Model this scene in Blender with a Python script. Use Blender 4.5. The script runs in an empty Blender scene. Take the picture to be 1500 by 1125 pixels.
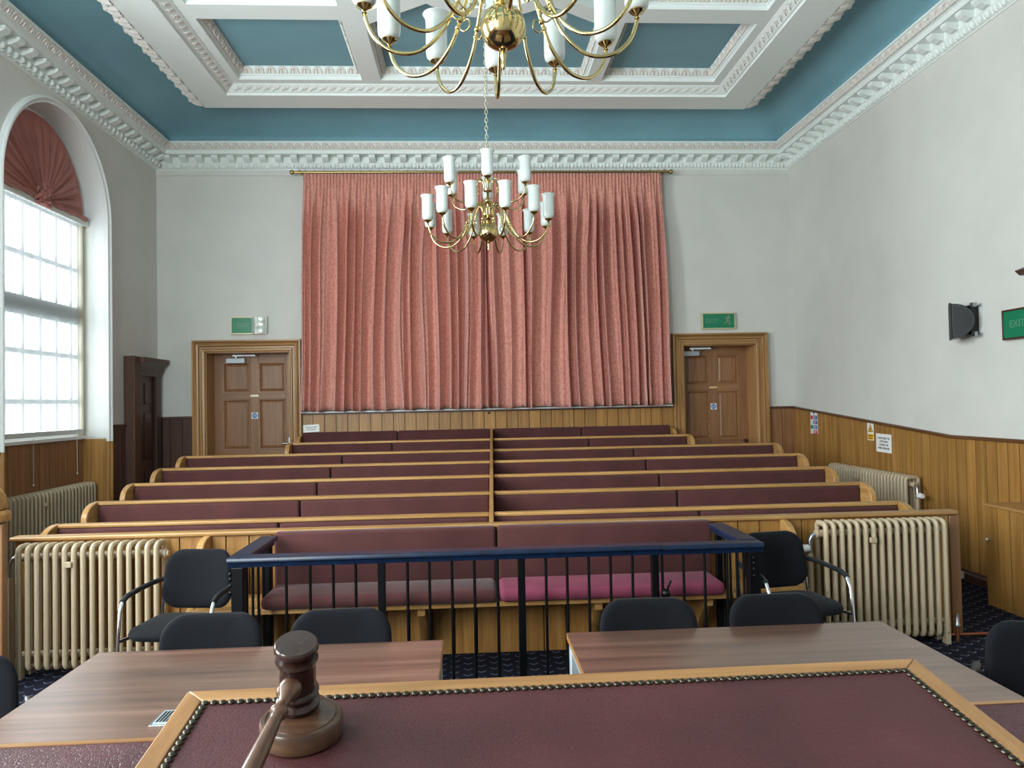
import bpy, math, random
from mathutils import Matrix, Vector
random.seed(7)
PI = math.pi
col = bpy.context.scene.collection
sc = bpy.context.scene

# ------------------------------------------------------------------ camera
F, YAW, PITCH, ROLL, ZC = 1097.5, .0565, .0245, .0194, 1.70
fw = Vector((math.sin(YAW)*math.cos(PITCH), math.cos(YAW)*math.cos(PITCH), math.sin(PITCH)))
rt = Vector((math.cos(YAW), -math.sin(YAW), 0)); up = rt.cross(fw)
cr = rt*math.cos(ROLL) - up*math.sin(ROLL); cu = rt*math.sin(ROLL) + up*math.cos(ROLL)
cam = bpy.data.objects.new('camera', bpy.data.cameras.new('camera')); col.objects.link(cam)
M = Matrix((cr, cu, -fw)).transposed().to_4x4(); M.translation = (0, 0, ZC)
cam.matrix_world = M
cam.data.sensor_width = 36; cam.data.lens = F/1500*36; cam.data.clip_start = .02
sc.camera = cam

# ------------------------------------------------------------------ light
DAYLIGHT = 19.0            # radiance of the overcast sky seen through the panes
SKYCOL = (.90, .98, 1.0)
DAYLIGHT_FAR = 4.0         # far window panes set dimmer so their glazing bars stay visible
w = bpy.data.worlds.new('world'); sc.world = w; w.use_nodes = True
bg = w.node_tree.nodes['Background']; bg.inputs[0].default_value = (*SKYCOL, 1); bg.inputs[1].default_value = 1.0
sc.view_settings.view_transform = 'Standard'; sc.view_settings.look = 'None'
sc.view_settings.gamma = 1; sc.view_settings.use_curve_mapping = False
sc.view_settings.exposure = 0.6
try:
    sc.cycles.max_bounces = 14; sc.cycles.diffuse_bounces = 8; sc.cycles.transparent_max_bounces = 12
    sc.cycles.caustics_reflective = False; sc.cycles.caustics_refractive = False
    sc.cycles.use_denoising = True; sc.cycles.sample_clamp_indirect = 6
except Exception: pass

# ------------------------------------------------------------------ helpers
ORG = {}
def lin(c):
    return tuple(((x/255)/12.92 if x/255 <= .04045 else ((x/255+.055)/1.055)**2.4) for x in c)

class MB:
    def __init__(s): s.v = []; s.f = []
    def add(s, vs, fs):
        b = len(s.v); s.v += [tuple(p) for p in vs]; s.f += [tuple(i+b for i in q) for q in fs]; return s
    def box(s, x0, x1, y0, y1, z0, z1):
        x0, x1 = min(x0,x1), max(x0,x1); y0, y1 = min(y0,y1), max(y0,y1); z0, z1 = min(z0,z1), max(z0,z1)
        return s.add([(x0,y0,z0),(x1,y0,z0),(x1,y1,z0),(x0,y1,z0),(x0,y0,z1),(x1,y0,z1),(x1,y1,z1),(x0,y1,z1)],
                     [(0,3,2,1),(4,5,6,7),(0,1,5,4),(1,2,6,5),(2,3,7,6),(3,0,4,7)])
    def prism(s, pts, axis, a, b):
        n = len(pts)
        ar = sum(pts[i][0]*pts[(i+1)%n][1]-pts[(i+1)%n][0]*pts[i][1] for i in range(n))
        if ar < 0: pts = pts[::-1]
        mp = {'x': lambda p, t: (t, p[0], p[1]), 'y': lambda p, t: (p[0], t, p[1]), 'z': lambda p, t: (p[0], p[1], t)}[axis]
        vs = [mp(p, a) for p in pts]+[mp(p, b) for p in pts]
        fs = [tuple(range(n))[::-1], tuple(range(n, 2*n))]+[(i, (i+1)%n, n+(i+1)%n, n+i) for i in range(n)]
        if (axis == 'y') != (a > b): fs = [q[::-1] for q in fs]
        return s.add(vs, fs)
    def lathe(s, prof, n=24, c=(0,0,0), m=None, closed=False):
        vs = []; k = len(prof)
        for i in range(n):
            a = 2*PI*i/n
            for r, z in prof:
                p = Vector((r*math.cos(a), r*math.sin(a), z))
                if m is not None: p = m @ p
                vs.append((p[0]+c[0], p[1]+c[1], p[2]+c[2]))
        fs = []
        for i in range(n):
            j = (i+1) % n
            for q in range(k-1 if not closed else k):
                q2 = (q+1) % k
                fs.append((i*k+q, j*k+q, j*k+q2, i*k+q2))
        if not closed:
            if prof[0][0] > 1e-6: fs.append(tuple(i*k for i in range(n))[::-1])
            if prof[-1][0] > 1e-6: fs.append(tuple(i*k+k-1 for i in range(n)))
        return s.add(vs, fs)
    def tube(s, pts, r, n=10, cap=True, closed=False):
        P = [Vector(p) for p in pts]; k = len(P); vs = []
        R = r if isinstance(r, (list, tuple)) else [r]*k
        ref = None
        for i in range(k):
            if closed: t = (P[(i+1) % k]-P[i-1]).normalized()
            else: t = (P[min(i+1,k-1)]-P[max(i-1,0)]).normalized()
            if ref is None:
                ref = Vector((0,0,1)) if abs(t.z) < .9 else Vector((1,0,0))
            u = (ref - t*ref.dot(t)).normalized(); ref = u; q = t.cross(u)
            for j in range(n):
                a = 2*PI*j/n; vs.append(P[i]+(u*math.cos(a)+q*math.sin(a))*R[i])
        fs = []
        for i in range(k if closed else k-1):
            i2 = (i+1) % k
            for j in range(n): fs.append((i*n+j, i*n+(j+1) % n, i2*n+(j+1) % n, i2*n+j))
        if cap and not closed: fs += [tuple(range(n))[::-1], tuple((k-1)*n+j for j in range(n))]
        return s.add(vs, fs)
    def ball(s, c, r, nu=16, nv=10, sx=1, sy=1, sz=1):
        prof = [(r*math.sin(PI*i/nv), -r*math.cos(PI*i/nv)) for i in range(nv+1)]
        prof[0] = (0, -r); prof[-1] = (0, r)
        return s.lathe(prof, nu, c, Matrix.Diagonal((sx, sy, sz)))
    def grid(s, fn, nu, nv, wrap=False):
        vs = [fn(i/(nu-1), j/(nv-1)) for i in range(nu) for j in range(nv)]
        fs = [(i*nv+j, (i+1)*nv+j, (i+1)*nv+j+1, i*nv+j+1) for i in range(nu-1) for j in range(nv-1)]
        return s.add(vs, fs)
    def mesh(s, name, mat, off=(0,0,0), smooth=None):
        me = bpy.data.meshes.new(name)
        me.from_pydata([(p[0]-off[0], p[1]-off[1], p[2]-off[2]) for p in s.v], [], s.f)
        me.materials.append(MAT[mat]); me.validate(); me.update()
        if smooth:
            me.polygons.foreach_set('use_smooth', [True]*len(me.polygons))
            if smooth < 180: me.set_sharp_from_angle(angle=math.radians(smooth))
        return me
    def build(s, name, mat, parent=None, smooth=None, bevel=0, seg=2):
        off = ORG[parent.name] if parent else (0,0,0)
        o = bpy.data.objects.new(name, s.mesh(name, mat, off, smooth)); col.objects.link(o)
        if parent: o.parent = parent
        ORG[o.name] = off
        if bevel:
            b = o.modifiers.new('Bevel', 'BEVEL'); b.width = bevel; b.segments = seg; b.limit_method = 'ANGLE'; b.angle_limit = .6
            if smooth is None:
                o.data.polygons.foreach_set('use_smooth', [True]*len(o.data.polygons)); o.data.set_sharp_from_angle(angle=math.radians(50))
        return o
def B(x0, x1, y0, y1, z0, z1): return MB().box(x0, x1, y0, y1, z0, z1)
def inst(name, me, parent, m, bevel=0):
    o = bpy.data.objects.new(name, me); col.objects.link(o)
    if parent:
        o.parent = parent; off = Vector(ORG[parent.name])
        m = Matrix.Translation(-off) @ m
    o.matrix_basis = m
    ORG[o.name] = tuple(m.translation)
    if bevel:
        b = o.modifiers.new('Bevel', 'BEVEL'); b.width = bevel; b.segments = 2; b.limit_method = 'ANGLE'; b.angle_limit = .6
    return o
T = lambda x, y, z: Matrix.Translation((x, y, z))
def frame(o, x, y, z):
    m = Matrix((Vector(x), Vector(y), Vector(z))).transposed().to_4x4(); m.translation = o; return m
def tag(o, label, cat, group=None, kind=None):
    o['label'] = label; o['category'] = cat
    if group: o['group'] = group
    if kind: o['kind'] = kind
    return o
def thing(name, loc, label, cat, group=None, kind=None):
    o = bpy.data.objects.new(name, None); col.objects.link(o); o.location = loc; o.empty_display_size = .1
    ORG[o.name] = tuple(loc)
    return tag(o, label, cat, group, kind)
def struct(o, label, cat): return tag(o, label, cat, None, 'structure')
def copy_tree(o, parent=None):
    c = o.copy(); col.objects.link(c); c.parent = parent
    for ch in o.children: copy_tree(ch, c)
    return c
def text(txt, size, mat, parent, m, name='lettering', ext=.0008, align='CENTER'):
    cu_ = bpy.data.curves.new('t', 'FONT'); cu_.body = txt; cu_.size = size; cu_.align_x = align; cu_.align_y = 'CENTER'; cu_.extrude = ext
    cu_.resolution_u = 3
    t = bpy.data.objects.new('t', cu_); col.objects.link(t)
    me = bpy.data.meshes.new_from_object(t.evaluated_get(bpy.context.evaluated_depsgraph_get()))
    bpy.data.objects.remove(t); me.name = name; me.materials.clear(); me.materials.append(MAT[mat])
    return inst(name, me, parent, m)

# ------------------------------------------------------------------ materials
MAT = {}
def base(name, c, rough=.5, metal=0, spec=.5):
    m = bpy.data.materials.new(name); m.use_nodes = True; MAT[name] = m
    nt = m.node_tree; b = nt.nodes['Principled BSDF']
    b.inputs['Base Color'].default_value = (*lin(c), 1); b.inputs['Roughness'].default_value = rough
    b.inputs['Metallic'].default_value = metal; b.inputs['Specular IOR Level'].default_value = spec
    return m, nt, b
def N(nt, t, **k):
    n = nt.nodes.new(t)
    for a, v in k.items(): setattr(n, a, v)
    return n
def coords(nt, scale=(1,1,1), rand=True, kind='Object'):
    tc = N(nt, 'ShaderNodeTexCoord'); mp = N(nt, 'ShaderNodeMapping'); mp.inputs['Scale'].default_value = scale
    if rand:
        oi = N(nt, 'ShaderNodeObjectInfo'); ad = N(nt, 'ShaderNodeVectorMath', operation='MULTIPLY_ADD')
        cmb = N(nt, 'ShaderNodeCombineXYZ'); mu = N(nt, 'ShaderNodeMath', operation='MULTIPLY'); mu.inputs[1].default_value = 37
        nt.links.new(oi.outputs['Random'], mu.inputs[0])
        for i in range(3): nt.links.new(mu.outputs[0], cmb.inputs[i])
        ad.inputs[1].default_value = (1,1,1)
        nt.links.new(tc.outputs[kind], ad.inputs[0]); nt.links.new(cmb.outputs[0], ad.inputs[2])
        nt.links.new(ad.outputs[0], mp.inputs['Vector'])
    else: nt.links.new(tc.outputs[kind], mp.inputs['Vector'])
    return mp.outputs[0]
def noise(nt, vec, scale, detail=4, rough=.55):
    n = N(nt, 'ShaderNodeTexNoise'); n.inputs['Scale'].default_value = scale; n.inputs['Detail'].default_value = detail
    n.inputs['Roughness'].default_value = rough
    nt.links.new(vec, n.inputs['Vector']); return n.outputs['Fac']
def ramp(nt, fac, stops):
    r = N(nt, 'ShaderNodeValToRGB'); e = r.color_ramp.elements
    while len(e) < len(stops): e.new(.5)
    for i, (p, c) in enumerate(stops): e[i].position = p; e[i].color = (*lin(c), 1)
    nt.links.new(fac, r.inputs[0]); return r.outputs[0]
def bump(nt, b, h, strength=.2, dist=.01):
    bp = N(nt, 'ShaderNodeBump'); bp.inputs['Strength'].default_value = strength; bp.inputs['Distance'].default_value = dist
    nt.links.new(h, bp.inputs['Height']); nt.links.new(bp.outputs[0], b.inputs['Normal'])
def wood(name, cs, axis='z', rough=.4, sc_=1.0, vary=.16, bs=.1):
    m, nt, b = base(name, cs[0], rough)
    s = {'x': (1.2, 26, 26), 'y': (26, 1.2, 26), 'z': (26, 26, 1.2)}[axis]
    v = coords(nt, tuple(a*sc_ for a in s))
    f = noise(nt, v, 1.0, 6, .65)
    c = ramp(nt, f, [(.3, cs[0]), (.52, cs[1]), (.75, cs[2])])
    oi = N(nt, 'ShaderNodeObjectInfo'); mr = N(nt, 'ShaderNodeMapRange')
    mr.inputs[3].default_value = 1-vary; mr.inputs[4].default_value = 1+vary
    nt.links.new(oi.outputs['Random'], mr.inputs[0])
    mx = N(nt, 'ShaderNodeMix', data_type='RGBA', blend_type='MULTIPLY'); mx.inputs[0].default_value = 1
    nt.links.new(c, mx.inputs[6]); nt.links.new(mr.outputs[0], mx.inputs[7])
    nt.links.new(mx.outputs[2], b.inputs['Base Color'])
    bump(nt, b, f, bs, .002)
    return m
OAK = ((134,92,42), (158,114,58), (176,134,78))
OAKR = ((146,104,54), (174,130,76), (192,150,98))
wood('oak_z', OAK, 'z', .42, 1, .11); wood('oak_x', OAKR, 'x', .38); wood('oak_y', OAKR, 'y', .38)
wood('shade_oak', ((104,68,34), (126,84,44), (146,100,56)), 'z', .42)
wood('brown_z', ((120,82,52), (142,100,66), (160,116,80)), 'z', .42, 1, .05); wood('brown_x', ((120,82,52), (142,100,66), (160,116,80)), 'x', .42, 1, .05)
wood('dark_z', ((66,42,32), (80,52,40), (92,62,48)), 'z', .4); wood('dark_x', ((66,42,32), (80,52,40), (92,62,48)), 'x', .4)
wood('capwood', ((84,54,30), (104,68,40), (120,82,52)), 'y', .4)
wood('casing_z', ((140,100,56), (164,122,74), (186,146,96)), 'z', .33); wood('casing_x', ((140,100,56), (164,122,74), (186,146,96)), 'x', .33)
wood('laminate', ((70,48,39), (106,76,62), (138,104,88)), 'x', .3, .55, .03, .02)
bl_ = MAT['laminate'].node_tree.nodes['Principled BSDF']; bl_.inputs['Specular IOR Level'].default_value = .8; bl_.inputs['Coat Weight'].default_value = .6; bl_.inputs['Coat Roughness'].default_value = .22; bl_.inputs['Coat IOR'].default_value = 1.6
wood('lectern_x', ((128,88,48), (156,112,68), (174,132,86)), 'x', .36, 1.6, .06); wood('lectern_y', ((128,88,48), (156,112,68), (174,132,86)), 'y', .36, 1.6, .06)
wood('walnut', ((58,38,27), (82,56,40), (104,74,53)), 'x', .3, 3.0, .05, .03)
wood('gavel', ((40,24,20), (52,32,26), (66,43,34)), 'z', .2, 4, .04, .02)
wood('gavel_handle', ((70,46,36), (92,63,48), (112,80,62)), 'y', .25, 3, .04, .02)
def plain(name, c, rough=.5, metal=0, ns=0, nstr=.1, spec=.5, var=0):
    m, nt, b = base(name, c, rough, metal, spec)
    if ns:
        f = noise(nt, coords(nt, (1,1,1), False), ns, 5)
        bump(nt, b, f, nstr, .004)
        if var:
            c2 = tuple(max(0, x*(1-var)) for x in c); c3 = tuple(min(255, x*(1+var)) for x in c)
            nt.links.new(ramp(nt, f, [(.3, c2), (.7, c3)]), b.inputs['Base Color'])
    return m
plain('wall', (207,206,200), .75, 0, 2.2, .05, .3, .015)
plain('plaster', (226,232,229), .6, 0, 30, .05, .3)
plain('plaster_warm', (214,209,202), .65, 0, 60, .2, .3)
plain('blue', (120,161,172), .7, 0, 1.6, .04, .3, .03)
plain('whitepaint', (226,228,226), .4)
plain('brass', (206,185,132), .13, 1); plain('pole_brass', (176,152,98), .3, 1)
plain('chrome', (214,216,220), .12, 1); plain('steel', (170,176,182), .35, 1)
plain('iron', (4,5,8), .4, 0, 0, .1, .25); plain('navy', (14,30,54), .28, 0, 22, .15, .4, .25)
plain('radiator', (178,160,133), .42)
plain('black', (14,15,18), .5); plain('blackplastic', (26,27,30), .4)
plain('white', (236,236,232), .45); plain('offwhite', (214,218,214), .5); plain('greymetal', (176,186,190), .4, .3)
plain('opal', (216,222,218), .2, 0); plain('copper', (150,92,62), .4, .8)
plain('green', (8,118,82), .35); plain('greenmark', (96,140,112), .4); plain('manmark', (150,140,124), .4)
plain('red', (200,40,52), .5); plain('signblue', (28,66,142), .5); plain('yellow', (240,178,20), .5); plain('ink', (40,46,52), .6)
plain('discblue', (40,112,180), .5); plain('signgold', (200,190,150), .35, .3); plain('darkframe', (70,44,34), .35)
plain('stud', (74,68,56), .25, .85); plain('paleyellow', (214,190,130), .6); plain('nailgold', (190,186,160), .3, .4)
plain('darkgap', (30,22,16), .8)
b = MAT['opal'].node_tree.nodes['Principled BSDF']; b.inputs['Subsurface Weight'].default_value = .0; b.inputs['Transmission Weight'].default_value = 0
def fabric(name, c, scale=700, var=.12, sheen=.25, rough=.9):
    m, nt, b = base(name, c, rough, 0, .2)
    v = coords(nt, (1,1,1), False); f = noise(nt, v, scale, 2); g = noise(nt, v, 5, 3)
    c2 = tuple(x*(1-var) for x in c); c3 = tuple(min(255, x*(1+var)) for x in c)
    nt.links.new(ramp(nt, g, [(.3, c2), (.7, c3)]), b.inputs['Base Color'])
    b.inputs['Sheen Weight'].default_value = sheen; b.inputs['Sheen Roughness'].default_value = .4
    bump(nt, b, f, .25, .001); return m
fabric('maroon', (79,46,45), 500, .06, .12); fabric('pinkseat', (126,58,78), 500, .06, .04); fabric('blackcloth', (15,16,21), 600, .08, .04)
fabric('festoon', (168,112,104), 300, .05, .1)
# damask curtain
m, nt, b = base('curtain', (204,144,131), .75, 0, .25)
v = coords(nt, (1,1,1), False)
vo = N(nt, 'ShaderNodeTexVoronoi'); vo.inputs['Scale'].default_value = 30; nt.links.new(v, vo.inputs['Vector'])
f1 = noise(nt, v, 60, 3); ad = N(nt, 'ShaderNodeMath', operation='MULTIPLY'); nt.links.new(vo.outputs['Distance'], ad.inputs[0]); nt.links.new(f1, ad.inputs[1])
nt.links.new(ramp(nt, ad.outputs[0], [(.1, (190,127,115)), (.3, (211,149,134))]), b.inputs['Base Color'])
b.inputs['Sheen Weight'].default_value = .3; bump(nt, b, f1, .12, .002)
# leather
def leather(name, c, s, bs=.5, bd_=.008):
    m, nt, b = base(name, c, .48, 0, .3)
    v = coords(nt, (1,1,1), False); wv = noise(nt, v, s*.35, 3)
    mx = N(nt, 'ShaderNodeVectorMath', operation='ADD'); sv = N(nt, 'ShaderNodeVectorMath', operation='SCALE'); sv.inputs[3].default_value = .05
    cb = N(nt, 'ShaderNodeCombineXYZ')
    for i in range(3): nt.links.new(wv, cb.inputs[i])
    nt.links.new(cb.outputs[0], sv.inputs[0]); nt.links.new(v, mx.inputs[0]); nt.links.new(sv.outputs[0], mx.inputs[1])
    vo = N(nt, 'ShaderNodeTexVoronoi', feature='DISTANCE_TO_EDGE'); vo.inputs['Scale'].default_value = s
    nt.links.new(mx.outputs[0], vo.inputs['Vector'])
    g = noise(nt, v, 6, 3)
    nt.links.new(ramp(nt, g, [(.3, tuple(x*.88 for x in c)), (.7, tuple(x*1.1 for x in c))]), b.inputs['Base Color'])
    cl = N(nt, 'ShaderNodeMath', operation='MINIMUM'); cl.inputs[1].default_value = .12; nt.links.new(vo.outputs['Distance'], cl.inputs[0])
    bump(nt, b, cl.outputs[0], bs, bd_); return m
leather('leather', (76,40,41), 160, .35, .006); leather('desk_leather', (82,48,52), 110, .9, .012)
# carpet with rows of small pale chevrons
m, nt, b = base('carpet', (26,26,36), .95, 0, .1)
tc = N(nt, 'ShaderNodeTexCoord'); sx = N(nt, 'ShaderNodeSeparateXYZ'); nt.links.new(tc.outputs['Object'], sx.inputs[0])
def mth(op, a, b_=None, c_=None):
    n = N(nt, 'ShaderNodeMath', operation=op)
    for i, q in enumerate((a, b_, c_)):
        if q is None: continue
        if isinstance(q, (int, float)): n.inputs[i].default_value = q
        else: nt.links.new(q, n.inputs[i])
    return n.outputs[0]
gx = mth('DIVIDE', sx.outputs[0], .085); colm = mth('FLOOR', gx)
gy = mth('ADD', mth('DIVIDE', sx.outputs[1], .105), mth('MULTIPLY', mth('MODULO', mth('ABSOLUTE', colm), 2), .5))
px_ = mth('SUBTRACT', mth('FRACT', gx), .5); py_ = mth('SUBTRACT', mth('FRACT', gy), .5)
ax = mth('ABSOLUTE', px_)
dd = mth('ABSOLUTE', mth('SUBTRACT', py_, mth('MULTIPLY', ax, .75)))
mk = mth('MULTIPLY', mth('LESS_THAN', dd, .075), mth('LESS_THAN', ax, .34))
nz = noise(nt, tc.outputs['Object'], 260, 2)
mk = mth('MULTIPLY', mk, mth('MULTIPLY', nz, 1.1))
mx = N(nt, 'ShaderNodeMix', data_type='RGBA'); nt.links.new(mk, mx.inputs[0])
mx.inputs[6].default_value = (*lin((27,27,38)), 1); mx.inputs[7].default_value = (*lin((112,120,140)), 1)
nt.links.new(mx.outputs[2], b.inputs['Base Color']); bump(nt, b, nz, .5, .004)
# bright panes and sheer blind
m = bpy.data.materials.new('daylight'); m.use_nodes = True; MAT['daylight'] = m; nt = m.node_tree; nt.nodes.clear()
e = N(nt, 'ShaderNodeEmission'); e.inputs[0].default_value = (*SKYCOL, 1); e.inputs[1].default_value = DAYLIGHT
o = N(nt, 'ShaderNodeOutputMaterial'); nt.links.new(e.outputs[0], o.inputs[0])
m = MAT['daylight'].copy(); m.name = 'daylight_far'; MAT['daylight_far'] = m
[n for n in m.node_tree.nodes if n.type == 'EMISSION'][0].inputs[1].default_value = DAYLIGHT_FAR
m = bpy.data.materials.new('sheer'); m.use_nodes = True; MAT['sheer'] = m; nt = m.node_tree; nt.nodes.clear()
tp = N(nt, 'ShaderNodeBsdfTransparent'); tl = N(nt, 'ShaderNodeBsdfTranslucent'); tl.inputs[0].default_value = (.30,.33,.34,1)
df = N(nt, 'ShaderNodeBsdfDiffuse'); df.inputs[0].default_value = (.35,.35,.33,1)
m1 = N(nt, 'ShaderNodeMixShader'); m1.inputs[0].default_value = .3; nt.links.new(tl.outputs[0], m1.inputs[1]); nt.links.new(df.outputs[0], m1.inputs[2])
m2 = N(nt, 'ShaderNodeMixShader'); m2.inputs[0].default_value = .64; nt.links.new(tp.outputs[0], m2.inputs[1]); nt.links.new(m1.outputs[0], m2.inputs[2])
o = N(nt, 'ShaderNodeOutputMaterial'); nt.links.new(m2.outputs[0], o.inputs[0])

# ------------------------------------------------------------------ room shell
XL, XR, YB, YF, ZT = -4.115, 4.495, 10.15, -.95, 5.2
floor = struct(B(XL-.4, XR+.2, YF-.2, YB+.4, -.12, 0).build('floor', 'carpet'), 'dark navy carpet with small pale chevron pattern covering the floor', 'floor')
MB().prism([(6.77, -.02), (YB+.35, -.02), (YB+.35, .254), (YB, .254)], 'x', XL-.35, XR).build('ramp', 'carpet', floor)
RY = [5.79, 6.496, 7.202, 7.908, 8.614, 9.32, 10.03]
RZ = [.858, .935, 1.012, 1.092, 1.168, 1.258, 1.356]
RXL = [-3.06, -3.11, -3.125, -3.153, -3.175, -2.17, -2.2]
RXR = [3.35, 3.42, 3.45, 3.49, 3.52, 2.71, 2.69]
RXD = [.150, .172, .194, .216, .238, .259, .281]
RH = [0, .075, .15, .225, .30, .39, .49]
for i in range(1, 7):
    y1 = RY[i+1]-.58 if i < 6 else YB
    B(RXL[i]-.06, RXR[i]+.06, RY[i]-.58, y1, 0, RH[i]).build('step', 'carpet', floor)

DL = (-3.49, -2.39); DR = (2.935, 3.945); DZ = 2.44
wb = MB()
wb.box(XL-.5, DL[0], YB, YB+.36, 0, ZT).box(DL[1], DR[0], YB, YB+.36, 0, ZT).box(DR[1], XR+.3, YB, YB+.36, 0, ZT)
wb.box(DL[0], DL[1], YB, YB+.36, DZ, ZT).box(DR[0], DR[1], YB, YB+.36, DZ, ZT)
wall_back = struct(wb.build('wall_back', 'wall'), 'off-white painted back wall behind the pink curtains', 'wall')
B(XL, XR, YB-.012, YB, 4.80, 4.90).build('frieze_band', 'wall', wall_back)
wall_right = struct(B(XR, XR+.3, YF-.2, YB+.36, 0, ZT).build('wall_right', 'wall'), 'plain off-white wall along the right side', 'wall')
GX0, GX1, GZ0, GZ1 = -3.55, -1.95, 1.7, 4.4
wall_front = struct(MB().box(XL-.5, GX0, YF-.2, YF, 0, ZT).box(GX1, XR+.3, YF-.2, YF, 0, ZT).box(GX0, GX1, YF-.2, YF, 0, GZ0).box(GX0, GX1, YF-.2, YF, GZ1, ZT).build('wall_front', 'wall'), 'plain wall behind the judge desk', 'wall')
WC = [7.78, 4.23, .68]; WR = .955; ZS = 3.81; ZB = 1.40
wl = MB(); XO = XL-.44
edges = sorted(WC); ys = [YF-.2]
for c in edges: ys += [c-WR, c+WR]
ys.append(YB+.36)
for i in range(0, len(ys), 2): wl.box(XO, XL, ys[i], ys[i+1], 0, ZT)
for c in edges:
    n = 32
    pts = [(c-WR*math.cos(PI*i/n), ZS+WR*math.sin(PI*i/n)) for i in range(n+1)]
    for i in range(n):
        a, d = pts[i], pts[i+1]
        wl.prism([(a[0], a[1]), (d[0], d[1]), (d[0], ZT), (a[0], ZT)], 'x', XO, XL)
    wl.box(XO-.1, XO, c-WR-.05, c+WR+.05, 0, ZB-.02)
wall_left = struct(wl.build('wall_left', 'wall'), 'off-white left wall pierced by arched windows', 'wall')

# ------------------------------------------------------------------ windows
def arch_path(c, R, z0, n=40):
    p = [((c+R, z0), (1, 0)), ((c+R, ZS), (1, 0))]
    p += [((c+R*math.cos(PI*i/n), ZS+R*math.sin(PI*i/n)), (math.cos(PI*i/n), math.sin(PI*i/n))) for i in range(1, n)]
    p += [((c-R, ZS), (-1, 0)), ((c-R, z0), (-1, 0))]
    return p
def sweep(path, prof, x, close=False):
    m = MB(); k = len(prof); vs = []
    for (p, nn) in path:
        for (u, t) in prof: vs.append((x+t, p[0]+nn[0]*u, p[1]+nn[1]*u))
    fs = []
    for i in range(len(path)-1):
        for j in range(k if close else k-1):
            j2 = (j+1) % k; fs.append((i*k+j, i*k+j2, (i+1)*k+j2, (i+1)*k+j))
    if close: fs += [tuple(range(k)), tuple((len(path)-1)*k+j for j in range(k))[::-1]]
    return m.add(vs, fs)
def side_planks(name, parent, x, y0, y1, z0, z1, n, mat, th=.02):
    w_ = (y1-y0)/n
    me = MB().prism([(0,0),(th-.006,0),(th,.007),(th,w_-.007),(th-.006,w_),(0,w_)], 'z', z0, z1).mesh(name, mat)
    for i in range(n): inst(name, me, parent, T(x, y0+i*w_, 0))
XW = XL-.345
for wi, c in enumerate(WC):
    vis = wi == 0
    XW = XL-.25 if vis else XL-.12
    win = thing('window_%d' % (wi+1), (XW, c, ZB), 'tall white arched sash window set deep in the left wall' if vis else 'tall arched window in the left wall beside the %s of the court' % ('tables' if wi == 1 else 'judge end'), 'window', None, 'structure')
    R2 = WR-.003
    sweep(arch_path(c, R2, ZB), [(0, 0), (0, -.40)], XL).build('reveal', 'whitepaint', win, 40)
    for s in (-1, 1):      # wooden lower jamb lining made of two boards
        for q in range(2):
            a, d = XL-.165*q, XL-.165*(q+1)+.004
            B(a, d, c+s*R2, c+s*(R2-.014), 0, ZB-.02).build('jamb_board', 'oak_z', win, None, .003)
    prof = [(0, 0), (0, .03), (.008, .036), (.018, .036), (.022, .028), (.028, .028), (.034, .046), (.044, .055), (.054, .05), (.058, .03), (.068, .022), (.068, 0)]
    sweep(arch_path(c, WR-.002, ZB-.05), prof, XL, True).build('architrave', 'whitepaint', win, 35)
    for s in (-1, 1):
        pr = [(c+s*(WR-.002+u), XL+t) for u, t in prof]
        MB().prism([(b_, a_) for a_, b_ in pr], 'z', .05, ZB-.052).build('lower_architrave', 'oak_z', win, 35)
    B(XW-.10, XW+.03, c-WR+.004, c+WR-.004, ZB-.02, ZB+.02).build('window_sill', 'whitepaint', win, None, .006)
    # frame + bars
    fr = MB()
    fr.box(XW-.06, XW, c-WR+.004, c-.85, ZB+.02, ZS).box(XW-.06, XW, c+.85, c+WR-.004, ZB+.02, ZS)
    fr.box(XW-.06, XW, c-.85, c+.85, ZB+.02, ZB+.08).box(XW-.06, XW, c-.85, c+.85, ZS-.05, ZS+.03)
    fo = fr.build('window_frame', 'whitepaint', win, None, .004)
    sweep(arch_path(c, WR-.06, ZS)[1:-1], [(-.055, -.06), (.055, -.06), (.055, 0), (-.055, 0)], XW, True).build('arch_frame', 'whitepaint', win, 40)
    B(XW-.07, XW-.005, c-.85, c+.85, 2.655, 2.85).build('meeting_rail', 'whitepaint', win, None, .004)
    for k in (-.75, -.45, -.15, .15, .45, .75):
        B(XW-.055, XW-.02, c+k-.019, c+k+.019, ZB+.1, ZS-.04).build('glazing_bar', 'whitepaint', win)
    for z in (3.27, 2.30, 1.80):
        B(XW-.052, XW-.022, c-.85, c+.85, z-.024, z+.024).build('glazing_bar', 'whitepaint', win)
    zs_ = [ZB+.06, 1.80, 2.30, 2.75, 3.27, ZS]; yy = [c-.85, c-.75, c-.45, c-.15, c+.15, c+.45, c+.75, c+.85]
    for a in range(5):
        for q in range(7):
            MB().add([(XW-.04, yy[q], zs_[a]), (XW-.04, yy[q+1], zs_[a]), (XW-.04, yy[q+1], zs_[a+1]), (XW-.04, yy[q], zs_[a+1])], [(0,1,2,3)]).build('pane', 'daylight_far' if vis else 'daylight', win)
    n = 24
    MB().add([(XW-.04, c, ZS)]+[(XW-.04, c+.86*math.cos(PI*i/n), ZS+.86*math.sin(PI*i/n)) for i in range(n+1)],
             [(0, i+1, i+2) for i in range(n)]).build('arch_light_blocker' if vis else 'pane', 'whitepaint' if vis else 'daylight', win)  # in the blinded window: unseen board added to block light leaking round the drape
    # boarding under the sill
    n = 11; w_ = 2*R2/n
    me = MB().prism([(0,.003),(.02,.003),(.02,w_-.003),(0,w_-.003)], 'z', 0, ZB-.02).mesh('board', 'brown_z')
    for i in range(n): inst('board', me, win, T(XW-.02, c-R2+i*w_, 0))

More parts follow.
